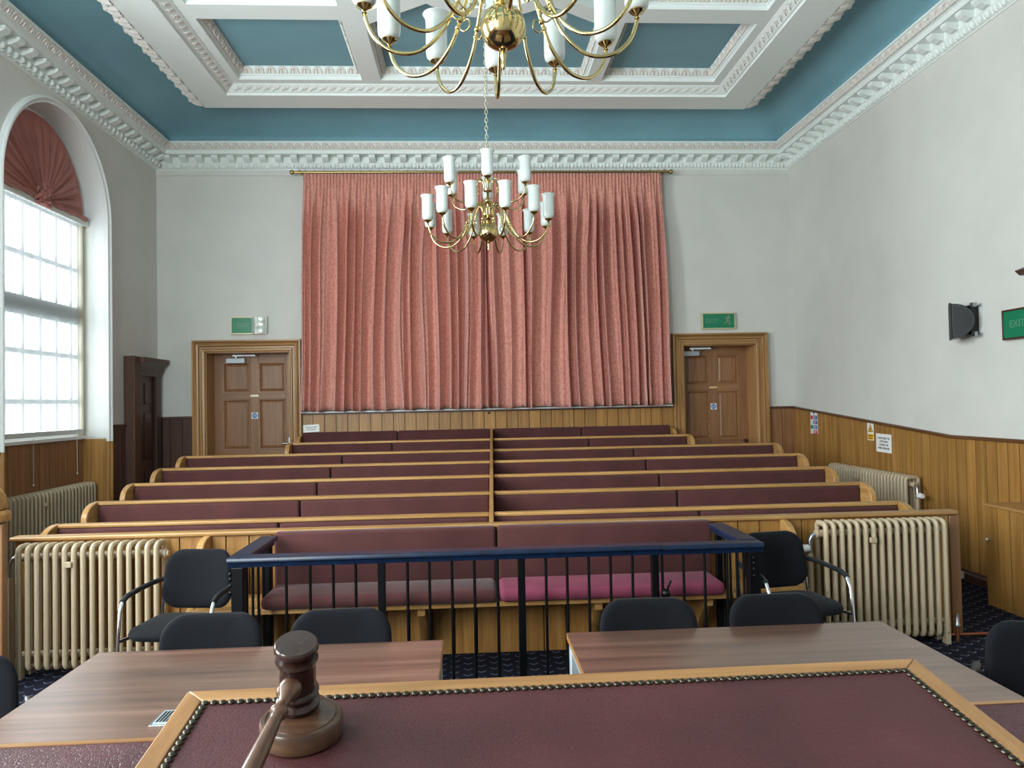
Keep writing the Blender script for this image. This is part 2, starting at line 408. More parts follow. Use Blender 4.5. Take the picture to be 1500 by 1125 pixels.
gw = thing('window_4', ((GX0+GX1)/2, YF, GZ0), 'tall rectangular sash window in the wall behind the judge desk', 'window', None, 'structure')  # window added out of view so daylight evens out the back wall
fr = MB().box(GX0, GX0+.07, YF-.12, YF-.05, GZ0, GZ1).box(GX1-.07, GX1, YF-.12, YF-.05, GZ0, GZ1).box(GX0, GX1, YF-.12, YF-.05, GZ0, GZ0+.08).box(GX0, GX1, YF-.12, YF-.05, GZ1-.08, GZ1).box(GX0, GX1, YF-.12, YF-.05, 3.0, 3.1)
fr.build('window_frame', 'whitepaint', gw)
for k in range(1, 4): B(GX0+.4*k-.015, GX0+.4*k+.015, YF-.115, YF-.06, GZ0, GZ1).build('glazing_bar', 'whitepaint', gw)
for k in range(4):
    for a, d in ((GZ0, 3.05), (3.05, GZ1)):
        MB().add([(GX0+.4*k, YF-.10, a), (GX0+.4*k+.4, YF-.10, a), (GX0+.4*k+.4, YF-.10, d), (GX0+.4*k, YF-.10, d)], [(0,1,2,3)]).build('pane', 'daylight', gw)
B(GX0-.05, GX1+.05, YF-.12, YF+.08, GZ0-.04, GZ0).build('window_sill', 'whitepaint', gw)
# blind, festoon on the visible window
c = WC[0]; XW = XL-.25
bl = thing('vertical_blind', (XW+.05, c, ZB+.03), 'sheer white vertical slat blind drawn across the arched window', 'blind')
B(XW+.03, XW+.075, c-WR+.01, c+WR-.01, ZS-.03, ZS+.035).build('headrail', 'offwhite', bl, None, .004)
ns = 19; w_ = 1.68/ns
me = MB()
for a in (0,): me.add([(-.006, -w_*.54, 0), (.006, w_*.54, 0), (.006, w_*.54, 2.33), (-.006, -w_*.54, 2.33)], [(0,1,2,3)])
me = me.mesh('slat', 'sheer')
mh = B(-.008, .008, -w_*.5, w_*.5, 0, .05).mesh('slat_weight', 'offwhite')
for i in range(ns):
    y = c-.84+w_*(i+.5)
    s_ = inst('slat', me, bl, T(XW+.05, y, ZB+.09))
    o = bpy.data.objects.new('slat_weight', mh); col.objects.link(o); o.parent = s_; o.location = (0, 0, -.045)
B(XW+.005, XW+.03, c+.855, c+.905, ZB+.03, ZS-.02).build('side_slat', 'paleyellow', bl)
for y, z in ((7.60, .98), (8.42, 1.02)):
    MB().tube([(XW+.09, y, ZB+.06), (XW+.09, y, z)], .0018, 6).ball((XW+.09, y, z), .009, 8, 6).build('pull_cord', 'offwhite', bl, 60)
fe = thing('festoon_drape', (XW+.06, c, ZS+.02), 'pleated dusty pink fan drape filling the arch above the blind', 'drape')
rnd = random.Random(3); ph = [rnd.uniform(0, 6.28) for _ in range(8)]
def fan(u, v):
    t = PI*u; r = .03+v*(.868-.03)
    q = abs(math.sin(10*t+1.1*math.sin(3*t+ph[0])+.5*math.sin(7*t+ph[1])))**.4; q2 = abs(math.sin(17*t+ph[2]+.8*math.sin(4*t+ph[3])))**.6
    a = (.045*q+.022*q2+.006*math.sin(61*t+ph[4])-.03)*(.35+.75*math.sin(PI*min(1, v*.85+.1)))
    if v > .85: a *= max(.15, (1-v)/.15)
    return (XW+.05+.035*(1-v)+a, c+r*math.cos(t), ZS+.025+r*math.sin(t))
MB().grid(fan, 420, 26).build('pleated_fan', 'festoon', fe, 180)
def sash_roll(u, v):
    a = 2*PI*v; y = c-.86+1.72*u; rr = .022+.006*math.sin(40*u)
    return (XW+.085+rr*math.cos(a), y, ZS+.045+rr*math.sin(a)+.006*math.sin(23*u))
MB().grid(sash_roll, 80, 10).build('hem_roll', 'festoon', fe, 180)
ro = MB()
for k in range(13):
    a = k*2.4; rr = .02+.0075*k
    cx_, cz_ = rr*math.cos(a), rr*math.sin(a)*.9
    tl_ = Matrix.Rotation(a+.6, 3, 'X') @ Matrix.Rotation(.5*math.sin(k*1.7), 3, 'Z')
    prof = []
    pts = []
    for i in range(14):
        t = 2*PI*i/14; p = tl_ @ Vector((.018*math.sin(2*t+k), .045*math.cos(t), .032*math.sin(t)))
        pts.append((XW+.125+p.x-.004*k*.6, c+cx_+p.y, ZS+.075+cz_+p.z))
    ro.tube(pts, [.016+.005*math.sin(3*2*PI*i/14+k) for i in range(14)], 8, closed=True)
ro.ball((XW+.10, c, ZS+.075), .075, 14, 9, .6, 1, .9)
ro.build('rosette', 'festoon', fe, 180)

# ------------------------------------------------------------------ ceiling
ZSOF, ZL2, ZBLUE = 5.335, 5.43, 5.56
def ring(prof):        # profile of (inset, z) swept round the four walls with mitres
    m = MB(); k = len(prof); vs = []
    for cx, cy, sx_, sy_ in ((XL, YF, 1, 1), (XR, YF, -1, 1), (XR, YB, -1, -1), (XL, YB, 1, -1)):
        for p, z in prof: vs.append((cx+sx_*p, cy+sy_*p, z))
    fs = []
    for i in range(4):
        for j in range(k-1): fs.append((i*k+j, ((i+1) % 4)*k+j, ((i+1) % 4)*k+j+1, i*k+j+1))
    return m.add(vs, fs)
ceil = struct(ring([(.98, 5.60), (.98, ZSOF), (1.35, ZSOF)]).build('ceiling', 'plaster'), 'coffered ceiling with white frame and blue panels', 'ceiling')
cove = []
for i in range(15):
    a = PI/2*i/14; cove.append((.15+.87*(1-math.cos(a))**.85, 5.13+.44*math.sin(a)))
ring(cove).build('cove', 'blue', ceil, 60)
ring([(1.35, ZSOF), (1.352, ZSOF+.028), (1.372, ZSOF+.03), (1.45, ZL2-.012), (1.458, ZL2-.008), (1.458, ZL2), (1.56, ZL2)]).build('inner_moulding', 'plaster', ceil)
# beams
BX = ((-1.17, -.96), (1.42, 1.60)); X0, X1 = XL+1.56, XR-1.56; Y0, Y1 = YF+1.56, YB-1.56
BY = ((6.98, 7.24), (5.56, 5.82), (3.42, 3.68), (2.0, 2.26))
for a, d in BX: B(a, d, Y0, Y1, ZL2, 5.62).build('beam', 'plaster', ceil)
for a, d in BY:
    B(X0, BX[0][0], a, d, ZL2, 5.62).build('cross_beam', 'plaster', ceil)
    B(BX[1][1], X1, a, d, ZL2, 5.62).build('cross_beam', 'plaster', ceil)
B(BX[0][1], BX[1][0], 4.49, 4.75, ZL2, 5.62).build('cross_beam', 'plaster', ceil)
XM = (BX[0][1]+BX[1][0])/2
for yc in (6.4, 2.84):
    MB().lathe([(.60, ZL2-.002), (.77, ZL2-.002), (.77, 5.62), (.60, 5.62)], 64, (XM, yc, 0), closed=True).build('rose_ring', 'plaster', ceil, 40)
    MB().lathe([(.0, 5.50), (.10, 5.49), (.14, 5.52), (.22, 5.53), (.24, 5.57)], 48, (XM, yc, 0)).build('ceiling_rose', 'plaster', ceil, 40)
    for sx_ in (-1, 1):
        for sy_ in (-1, 1):
            a = Vector((XM+sx_*.45, yc+sy_*.45*.74, 0)); d = Vector((XM+sx_*1.24, yc+sy_*.86, 0)); t = (d-a).normalized(); n_ = Vector((-t.y, t.x, 0))*.095
            q = [(a+n_), (d+n_), (d-n_), (a-n_)]
            MB().prism([(p.x, p.y) for p in q], 'z', ZL2+.002, 5.62).build('diagonal_rib', 'plaster', ceil)
    for sy_ in (-1, 1):
        pass
# blue panels
xs = [(X0, BX[0][0]), (BX[1][1], X1)]
ycuts = [Y0]+sorted(sum([list(b_) for b_ in BY], []))+[Y1]
coffers = []
for a, d in xs:
    for i in range(0, len(ycuts), 2): coffers.append((a, d, ycuts[i], ycuts[i+1]))
coffers += [(BX[0][1], BX[1][0], 4.75, Y1), (BX[0][1], BX[1][0], Y0, 4.49)]
for a, d, e_, f_ in coffers: B(a, d, e_, f_, ZBLUE, ZBLUE+.05).build('ceiling_panel', 'blue', ceil)
# coffer mouldings with raised leaves (the rows within sight)
def leaf_mesh(name, w_, h_, d_, mat):
    m = MB(); n = 7; vs = []; 
    out = [(-w_/2, 0), (-w_*.46, h_*.55), (-w_*.26, h_*.9), (0, h_), (w_*.26, h_*.9), (w_*.46, h_*.55), (w_/2, 0)]
    for s_, t in ((1, 0), (.9, d_*.8), (.62, d_*.75), (.55, d_*.25), (.25, d_*.3)):
        for x, y in out: vs.append((x*s_, h_*.06+(y-h_*.06)*s_ if s_ < 1 else y, t))
    fs = []
    for r in range(4):
        for i in range(n-1): fs.append((r*n+i, r*n+i+1, (r+1)*n+i+1, (r+1)*n+i))
    fs.append(tuple(4*n+i for i in range(n)))
    # central rib
    m.add(vs, fs)
    m.add([(-w_*.05, 0, d_*.2), (w_*.05, 0, d_*.2), (0, h_*.85, d_*.2), (0, h_*.1, d_*1.1), (0, h_*.7, d_*.9)], [(0, 3, 4, 2), (3, 1, 2, 4)])
    return m.mesh(name, mat)
LEAF = leaf_mesh('leaf', .118, .085, .022, 'plaster_warm')
def leaf_run(parent, me, p0, p1, pitch, zax, yax, name, jitter=0):
    p0, p1 = Vector(p0), Vector(p1); L = (p1-p0).length; n = max(1, int(round(L/pitch)))
    z = Vector(zax).normalized(); y = Vector(yax); y = (y-z*y.dot(z)).normalized(); x = y.cross(z)
    for i in range(n):
        p = p0.lerp(p1, (i+.5)/n); inst(name, me, parent, frame(p, x, y, z))
def coffer_moulding(x0, x1, y0, y1, sides):
    pr = [(0, ZL2), (.004, ZL2+.04), (.018, ZL2+.044), (.022, ZL2+.055), (.065, ZBLUE-.012), (.07, ZBLUE)]
    o = thing('x', (0,0,0), '', ''); bpy.data.objects.remove(o)
    m = MB(); k = len(pr)
    cs = [(x0, y0, 1, 1), (x1, y0, -1, 1), (x1, y1, -1, -1), (x0, y1, 1, -1)]
    for i in range(4):
        if 'fryl'[i] == 'r': pass
    nm = ['front', 'right', 'back', 'left']
    for i in range(4):
        if nm[i] not in sides: continue
        a, d = cs[i], cs[(i+1) % 4]; vs = []
        for q in (a, d):
            for p, z in pr: vs.append((q[0]+q[2]*p, q[1]+q[3]*p, z))
        m.add(vs, [(j, k+j, k+j+1, j+1) for j in range(k-1)])
    mo = m.build('coffer_moulding', 'plaster', ceil)
    zc_ = ZL2+.058; inn = .027
    if 'back' in sides: leaf_run(mo, LEAF, (x0+.04, y1-inn, zc_), (x1-.04, y1-inn, zc_), .128, (0, -.9, -.45), (0, -.45, .9), 'leaf')
    if 'front' in sides: leaf_run(mo, LEAF, (x0+.04, y0+inn, zc_), (x1-.04, y0+inn, zc_), .128, (0, .9, -.45), (0, .45, .9), 'leaf')
    if 'left' in sides: leaf_run(mo, LEAF, (x0+inn, y0+.04, zc_), (x0+inn, y1-.04, zc_), .128, (.9, 0, -.45), (.45, 0, .9), 'leaf')
    if 'right' in sides: leaf_run(mo, LEAF, (x1-inn, y0+.04, zc_), (x1-inn, y1-.04, zc_), .128, (-.9, 0, -.45), (-.45, 0, .9), 'leaf')
for a, d in xs:
    coffer_moulding(a, d, 7.24, Y1, ('back', 'left', 'right', 'front'))
    coffer_moulding(a, d, 5.82, 6.98, ('back', 'left', 'right', 'front'))
coffer_moulding(BX[0][1], BX[1][0], 7.0, Y1, ('back', 'left', 'right'))
# scrolls on the inner moulding
sm = MB()
pts = [(.048*math.cos(t)*(1-t/9)*.55-.0, .030*math.sin(t)*(1-t/9)) for t in [i*.55 for i in range(11)]]
sm.tube([(x, y, .006) for x, y in pts], .007, 5)
sm.tube([(-.05, -.03, .004), (-.02, .0, .01), (.02, .01, .01), (.05, .035, .004)], .006, 5)
SCROLL = sm.mesh('scroll', 'plaster_warm', (0,0,0), 180)
for o_, p0, p1, zax, yax in (
        (0, (X0-.10, YB-1.408, 5.395), (X1+.10, YB-1.408, 5.395), (0, -.65, -.76), (0, -.76, .65)),
        (0, (XL+1.408, 4.6, 5.395), (XL+1.408, YB-1.46, 5.395), (.65, 0, -.76), (.76, 0, .65)),
        (0, (XR-1.408, 4.6, 5.395), (XR-1.408, YB-1.46, 5.395), (-.65, 0, -.76), (-.76, 0, .65))):
    leaf_run(ceil, SCROLL, p0, p1, .108, zax, yax, 'scroll')
# scalloped outer enrichment
sh = MB()
def shell(u, v):
    a = PI*u; q = -1+2*v
    w_ = math.sqrt(max(0, 1-abs(q)**2.6))
    rr = (.045+.07*w_)*(1+.09*math.sin(q*14))
    return (q*.105, -rr*math.sin(a)*1.35, .07+rr*math.cos(a)*.8)
sh.grid(shell, 9, 15); sh.ball((.02, -.125, .03), .03, 8, 6); sh.ball((-.06, -.10, .03), .024, 8, 6); sh.ball((.085, -.08, .025), .02, 8, 6)
SHELL = sh.mesh('shell', 'plaster_warm', (0,0,0), 60)
for x, s_ in ((XL+.985, 1), (XR-.985, -1)):
    L = 5.0; n = 24; 
    for i in range(n):
        y = YB-.99-L*(i+.5)/n
        inst('shell', SHELL, ceil, frame((x, y, ZSOF+.01), (0, -s_, 0), (s_, 0, 0), (0, 0, 1)))
n = 33
for i in range(n):
    inst('shell', SHELL, ceil, frame((XL+.985+(XR-XL-1.97)*(i+.5)/n, YB-.985, ZSOF+.085), (1, 0, 0), (0, -1, 0), (0, 0, 1)))

# ------------------------------------------------------------------ cornice
ZC0 = 4.875
CP = [(0, ZC0), (.012, ZC0), (.015, ZC0+.008), (.035, ZC0+.02), (.065, ZC0+.075), (.07, ZC0+.078), (.07, ZC0+.155), (.20, ZC0+.158), (.20, ZC0+.16), (.205, ZC0+.205), (.215, ZC0+.21), (.235, ZC0+.22), (.27, ZC0+.275), (.285, ZC0+.278), (.285, ZC0+.30), (.02, ZC0+.31)]
egg = MB().ball((0, .018, .002), .036, 12, 8, .9, .9, 1.0)
egg.prism([(-.052, .0), (-.046, .03), (-.046, -.02)], 'z', -.03, .035)
EGG = egg.mesh('egg', 'plaster', (0,0,0), 70)
MOD = MB().prism([(0, 0), (.035, 0), (.06, .012), (.085, .02), (.115, .04), (.12, .07), (0, .07)], 'y', -.042, .042).mesh('modillion', 'plaster')
CLEAF = leaf_mesh('cornice_leaf', .112, .07, .02, 'plaster_warm')
def cornice(nm, corners, lab, dx, dn, length, start):
    m = MB(); k = len(CP); vs = []
    for cx, cy, sx_, sy_ in corners:
        for p, z in CP: vs.append((cx+sx_*p, cy+sy_*p, z))
    m.add(vs, [(j, k+j, k+j+1, j+1) for j in range(k-1)])
    co = struct(m.build(nm, 'plaster'), lab, 'cornice')
    dx, dn = Vector(dx), Vector(dn); st = Vector(start); zz = Vector((0,0,1))
    def run(nm2, me, pitch, inset, z, inward0, tilt=0):
        a = inward0; L = length-2*a if nm == 'trim_2' else length-a
        n = int(round(L/pitch))
        for i in range(n):
            p = st+dx*(a+L*(i+.5)/n)+dn*inset; p.z = z
            yield p
    for p in run('m', None, .204, .07, ZC0+.082, .10): inst('modillion', MOD, co, frame(p, dn, dn.cross(zz)*-1, zz))
    for p in run('e', None, .098, .052, ZC0+.046, .06): inst('egg', EGG, co, frame(p, zz.cross(dn)*-1, dn, zz) if False else frame(p, dx, dn if dx.cross(dn).z > 0 else -dn, zz))
    for p in run('l', None, .1155, .238, ZC0+.215, .24):
        zt = (dn*.86-zz*.5).normalized(); yt = (zz-zt*zz.dot(zt)).normalized()
        inst('leaf', CLEAF, co, frame(p, yt.cross(zt), yt, zt))
    return co
cornice('trim_1', [(XL, -.95, 1, 1), (XL, YB, 1, -1)], 'white modillion cornice along the left wall', (0, -1, 0), (1, 0, 0), 5.9, (XL, YB, 0))
cornice('trim_2', [(XL, YB, 1, -1), (XR, YB, -1, -1)], 'white modillion cornice above the curtains on the back wall', (1, 0, 0), (0, -1, 0), XR-XL, (XL, YB, 0))
cornice('trim_3', [(XR, YB, -1, -1), (XR, -.95, -1, 1)], 'white modillion cornice along the right wall', (0, -1, 0), (-1, 0, 0), 5.9, (XR, YB, 0))

# ------------------------------------------------------------------ wainscot
def dado(y): return 1.317+max(0, (y-6.77))*.0752
tr = thing('trim_4', (XR, 7.3, 0), 'golden vertical board wainscot sloping along the right wall', 'wainscot', None, 'structure')
n = 44; y0 = 4.30; w_ = (YB-y0)/n
for i in range(n):
    a, d = y0+i*w_, y0+(i+1)*w_
    m = MB(); vs = []
    for y, x in ((a+.0055, 0), (a+.0055, -.0185), (a+.0065, -.02), (d-.0065, -.02), (d-.0055, -.0185), (d-.0055, 0)):
        vs.append((XR+x, y, 0))
    vs += [(p[0], p[1], dado(p[1])-.02) for p in vs]
    m.add(vs, [(0,1,7,6), (1,2,8,7), (2,3,9,8), (3,4,10,9), (4,5,11,10), (6,7,8,9,10,11)]).build('board', 'oak_z', tr)
B(XR-.003, XR, y0, YB, 0, 1.25).build('backing', 'darkgap', tr)
MB().prism([(y0, dado(y0)-.03), (6.77, dado(6.77)-.03), (YB, dado(YB)-.03), (YB, dado(YB)), (6.77, dado(6.77)), (y0, dado(y0))], 'x', XR-.042, XR).build('cap', 'capwood', tr, None, .006)
bb = struct(MB().prism([(XR, 0), (XR-.045, 0), (XR-.045, .07), (XR-.03, .085), (XR-.03, .10), (XR, .12)], 'y', 4.3, 7.0).build('baseboard_right', 'dark_x'), 'dark moulded skirting at the foot of the right wall', 'skirting')
def back_boards(nm, lab, x0, x1, z1, n, mat):
    t = thing(nm, ((x0+x1)/2, YB, .25), lab, 'wainscot', None, 'structure'); w_ = (x1-x0)/n
    me = MB().prism([(.004, 0), (.004, -.018), (.0055, -.02), (w_-.0055, -.02), (w_-.004, -.018), (w_-.004, 0)], 'z', .2, z1).mesh('board', mat)
    B(x0, x1, YB-.003, YB, .2, z1).build('backing', 'dark_z', t)
    for i in range(n): inst('board', me, t, T(x0+i*w_, YB, 0))
    return t
t = back_boards('trim_5', 'golden board wainscot on the back wall under the curtains', -2.245, 2.775, 1.585, 33, 'oak_z')
B(-2.245, 2.775, YB-.035, YB, 1.585, 1.605).build('cap', 'dark_x', t, None, .004)
B(-2.235, 2.765, YB-.09, YB, 1.607, 1.625).build('white_ledge', 'whitepaint', t, None, .004)
MB().ball((.255, YB-.03, 1.565), .014, 8, 6).build('hook', 'black', t, 60)
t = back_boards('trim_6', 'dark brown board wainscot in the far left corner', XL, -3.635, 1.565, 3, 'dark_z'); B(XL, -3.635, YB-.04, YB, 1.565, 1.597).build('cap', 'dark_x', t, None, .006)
t = back_boards('trim_7', 'brown board wainscot in the far right corner', 4.125, XR-.02, 1.545, 2, 'brown_z'); B(4.125, XR-.02, YB-.04, YB, 1.545, 1.575).build('cap', 'dark_x', t, None, .006)
t = thing('trim_8', (XL, 9.03, 0), 'dark board wainscot between the arched window and the side door', 'wainscot', None, 'structure')
side_planks('board', t, XL, 8.885, 9.165, 0, 1.50, 2, 'dark_z'); B(XL, XL+.04, 8.885, 9.165, 1.50, 1.53).build('cap', 'dark_x', t, None, .006)

for nm, a, d, lab in (('trim_10', 5.26, 6.755, 'brown board wainscot on the left wall between the two farther windows'), ('trim_11', 1.71, 3.20, 'brown board wainscot on the left wall between the two nearer windows')):
    t = thing(nm, (XL, (a+d)/2, 0), lab, 'wainscot', None, 'structure')
    side_planks('board', t, XL, a, d, 0, 1.33, 11, 'brown_z'); B(XL, XL+.04, a, d, 1.33, 1.36).build('cap', 'dark_x', t, None, .006)
# ------------------------------------------------------------------ doors
def door(nm, x0, x1, lab, closer_x, handle):
    zf = .25; d = thing(nm, ((x0+x1)/2, YB, zf), lab, 'door', None, 'structure')
    # architrave, three stepped mouldings
    pr = [(0, 0), (0, .05), (.02, .06), (.035, .06), (.045, .045), (.07, .045), (.08, .07), (.10, .075), (.115, .06), (.135, .09), (.155, .09), (.16, 0)]
    m = MB(); k = len(pr); vs = []
    path = [((x0, zf), (-1, 0)), ((x0, DZ), (-1, 1)), ((x1, DZ), (1, 1)), ((x1, zf), (1, 0))]
    for (p, nn) in path:
        for u, t_ in pr: vs.append((p[0]+nn[0]*u, YB-t_, p[1]+nn[1]*u))
    names = ['architrave_side', 'architrave_head', 'architrave_side']
    for i in range(3):
        MB().add(vs[i*k:(i+2)*k], [(j, k+j, k+j+1, j+1) for j in range(k-1)]).build('architrave', 'casing_x' if i == 1 else 'casing_z', d, 30)
    B(x0-.002, x0+.012, YB-.02, YB+.34, zf, DZ).build('door_lining', 'casing_z', d); B(x1-.012, x1+.002, YB-.02, YB+.34, zf, DZ).build('door_lining', 'casing_z', d)
    B(x0, x1, YB-.02, YB+.34, DZ-.012, DZ+.002).build('door_lining', 'casing_x', d)
    yl = YB+.28; L0, L1 = x0+.012, x1-.012; W = L1-L0
    leaf = B(L0, L1, yl+.02, yl+.05, zf, DZ-.012).build('leaf', 'brown_z', d)
    st = .115; mid = (L0+L1)/2; zt = DZ-.012
    zr = [zf, zf+.22, zf+.75, zf+.87, 1.815, 1.90, zt-.11, zt]
    for a, b_ in ((L0, L0+st), (mid-.055, mid+.055), (L1-st, L1)): B(a, b_, yl, yl+.02, zf, zt).build('stile', 'brown_z', leaf, None, .003)
    for a, b_ in ((zr[0], zr[1]), (zr[2], zr[3]), (zr[4], zr[5]), (zr[6], zr[7])):
        for p, q in ((L0+st, mid-.055), (mid+.055, L1-st)): B(p, q, yl, yl+.02, a, b_).build('rail', 'brown_x', leaf, None, .003)
    for a, b_ in ((zr[1], zr[2]), (zr[3], zr[4]), (zr[5], zr[6])):
        for p, q in ((L0+st, mid-.055), (mid+.055, L1-st)):
            m = MB(); g = .03
            for o1, o2, y1, y2 in ((0, .018, yl-.006, yl-.004), (.018, g, yl-.004, yl+.016)):
                ring_ = lambda o, y: [(p+o, y, a+o), (q-o, y, a+o), (q-o, y, b_-o), (p+o, y, b_-o)]
                m.add(ring_(o1, y1)+ring_(o2, y2), [(i, (i+1) % 4, 4+(i+1) % 4, 4+i) for i in range(4)])
            m.add(ring_(0, yl+.004)+ring_(0, yl-.006), [(i, (i+1) % 4, 4+(i+1) % 4, 4+i) for i in range(4)])
            m.build('panel_moulding', 'brown_x', leaf, 30)
            MB().add([(p+g, yl+.016, a+g), (q-g, yl+.016, a+g), (q-g, yl+.016, b_-g), (p+g, yl+.016, b_-g)]+[(p+g+.025, yl+.006, a+g+.025), (q-g-.025, yl+.006, a+g+.025), (q-g-.025, yl+.006, b_-g-.025), (p+g+.025, yl+.006, b_-g-.025)],
                     [(0,1,5,4), (1,2,6,5), (2,3,7,6), (3,0,4,7), (4,5,6,7)]).build('panel', 'brown_z', leaf)
    cl = B(closer_x, closer_x+.25, yl-.065, yl, zt-.125, zt-.055).build('door_closer', 'greymetal', d, None, .006)
    MB().box(closer_x+.10, closer_x+.42, yl-.10, yl-.085, zt-.035, zt-.012).box(closer_x+.13, closer_x+.155, yl-.09, yl-.07, zt-.055, zt-.03).box(closer_x+.40, closer_x+.42, yl-.1, yl-.02, zt-.03, zt-.012).build('closer_arm', 'chrome', cl)
    pl = B(mid-.043, mid+.043, yl-.003, yl, 1.545, 1.63).build('fire_door_notice', 'white', d)
    dk_ = MB().lathe([(0, 0), (.036, 0), (.036, .001), (0, .001)], 24, (mid, yl-.0035, 1.5875), frame((0,0,0), (1,0,0), (0,0,1), (0,-1,0)).to_3x3()).build('disc', 'discblue', None)
    dk_.parent = pl; dk_.location = [-a_ for a_ in ORG[d.name]]
    for z in (1.600, 1.5875, 1.575): B(mid-.024, mid+.024, yl-.0065, yl-.0055, z-.002, z+.002).build('notice_line', 'white', pl)
    B(mid-.055, mid+.055, yl-.003, yl, 1.845, 1.872).build('name_plate', 'paleyellow' if not handle else 'nailgold', d)
    if handle:
        h = B(L1-.085, L1-.045, yl-.006, yl, 1.02, 1.28).build('lock_plate', 'steel', d, None, .002)
        MB().tube([(L1-.065, yl, 1.2), (L1-.065, yl-.05, 1.2), (L1-.16, yl-.055, 1.2)], .01, 8).build('lever', 'chrome', h, 60)
    else:
        MB().ball((L1-.06, yl-.03, 1.10), .026, 12, 8).build('door_knob', 'darkframe', d, 60)
    return d
door('door_1', DL[0], DL[1], 'brown six-panel door in a moulded oak frame, left of the curtains', -3.30, True)
door('door_2', DR[0], DR[1], 'brown six-panel door in a moulded oak frame, right of the curtains', 2.99, False)
# side door on the left wall
d = thing('door_3', (XL, 9.62, .2), 'dark stained door with heavy cornice beside the arched window', 'door', None, 'structure')
B(XL, XL+.13, 9.165, 9.33, .15, 2.345).build('door_post', 'dark_z', d, None, .008); B(XL, XL+.07, 9.93, 10.08, .15, 2.16).build('door_post', 'dark_z', d, None, .008)
cpr = [(XL, 2.12), (XL+.075, 2.12), (XL+.085, 2.17), (XL+.10, 2.18), (XL+.11, 2.23), (XL+.17, 2.29), (XL+.175, 2.34), (XL, 2.34)]
MB().prism(cpr, 'y', 9.33, 10.09).build('door_cornice', 'dark_x', d)
lf = B(XL, XL+.02, 9.33, 9.93, .15, 2.12).build('leaf', 'dark_z', d)
for a, b_ in ((.42, .95), (1.06, 1.66), (1.76, 2.04)):
    for p, q in ((9.42, 9.61), (9.68, 9.87)):
        MB().prism([(XL+.02, a), (XL+.032, a+.02), (XL+.032, b_-.02), (XL+.02, b_)], 'y', p, q).build('panel', 'dark_z', lf, None, .004)

# ------------------------------------------------------------------ curtains and pole
def curtain(nm, x0t, x1t, x0b, x1b, seed, lab):
    r = random.Random(seed); fz = [(r.uniform(.85, 1.2), r.uniform(0, 6.28)) for _ in range(6)]
    nfold = 17
    wd = [r.uniform(.5, 1.6) for _ in range(nfold)]; cum = [0]
    for q in wd: cum.append(cum[-1]+q)
    cum = [q/cum[-1] for q in cum]
    warp = [r.uniform(-.35, .35) for _ in range(nfold+2)]; amp = [r.uniform(.6, 1.25) for _ in range(nfold+2)]
    th = thing(nm, ((x0t+x1t)/2, YB-.16, 1.63), lab, 'curtain', 'pair of pink curtains')
    zt, zb = 4.775, 1.632
    def fn(u, v):
        z = zt+(zb-zt)*v
        i = 0
        while i < nfold-1 and u > cum[i+1]: i += 1
        fr_ = (u-cum[i])/(cum[i+1]-cum[i]); k = i+fr_
        wv = warp[i]*(1-fr_)+warp[i+1]*fr_; av = amp[i]*(1-fr_)+amp[i+1]*fr_
        phs = 2*PI*(k+wv*min(1, v*3)+.18*math.sin(2.1*v+i*0)+.12*math.sin(5*v*fz[0][0]+u*9))
        big = (math.sin(phs)+.45*math.sin(2*phs+fz[1][1]+1.5*v+i*0)+.16*math.sin(3*phs+fz[2][1]))
        top = math.sin(2*PI*u*nfold*3.2+fz[3][1]+.8*math.sin(u*40))
        mixv = min(1, max(0, (v-.01)/.22)); mixv = mixv*mixv*(3-2*mixv)
        y = YB-.175-(.072*av*big*mixv+.014*top*(1-.85*mixv))
        if v < .035: y += 0
        xx = (x0t+(x1t-x0t)*u)*(1-v)+(x0b+(x1b-x0b)*u)*v
        xx += .030*math.cos(phs)*mixv*av*(u*(1-u)*4)**.3
        zz = z+(.012*math.sin(phs*.5+seed) if v > .97 else 0)
        return (xx, y, zz)
    o = MB().grid(fn, 460, 46).build('drape', 'curtain', th, 180)
    s = o.modifiers.new('Solidify', 'SOLIDIFY'); s.thickness = .004
    MB().grid(lambda u, v: tuple(a+b_ for a, b_ in zip(fn(u, v*.028), (0, -.006, 0))), 460, 4).build('heading_tape', 'curtain', th, 180)
    return th
curtain('curtain', -2.145, .235, -2.225, .235, 5, 'dusty pink damask curtain left of the centre gap')
curtain('curtain', .24, 2.645, .24, 2.725, 11, 'dusty pink damask curtain right of the centre gap')
po = thing('curtain_pole', (.24, YB-.155, 4.79), 'long brass curtain pole with rings and ball finials above the pink curtains', 'curtain pole')
MB().tube([(-2.27, YB-.155, 4.80), (2.76, YB-.155, 4.80)], .017, 12).build('pole', 'pole_brass', po, 40)
for x in (-2.30, 2.79): MB().ball((x, YB-.155, 4.80), .032, 14, 10).build('finial', 'pole_brass', po, 60)
rm = MB().lathe([(.021, -.005), (.031, -.005), (.031, .005), (.021, .005)], 16, (0,0,0), Matrix.Rotation(PI/2, 3, 'Y'), True).mesh('ring', 'pole_brass', (0,0,0), 40)
for i in range(40): inst('ring', rm, po, T(-2.12+4.74*i/39, YB-.155, 4.797))
for x in (-2.2, .24, 2.7): MB().box(x-.012, x+.012, YB-.17, YB, 4.805, 4.83).build('bracket', 'pole_brass', po)

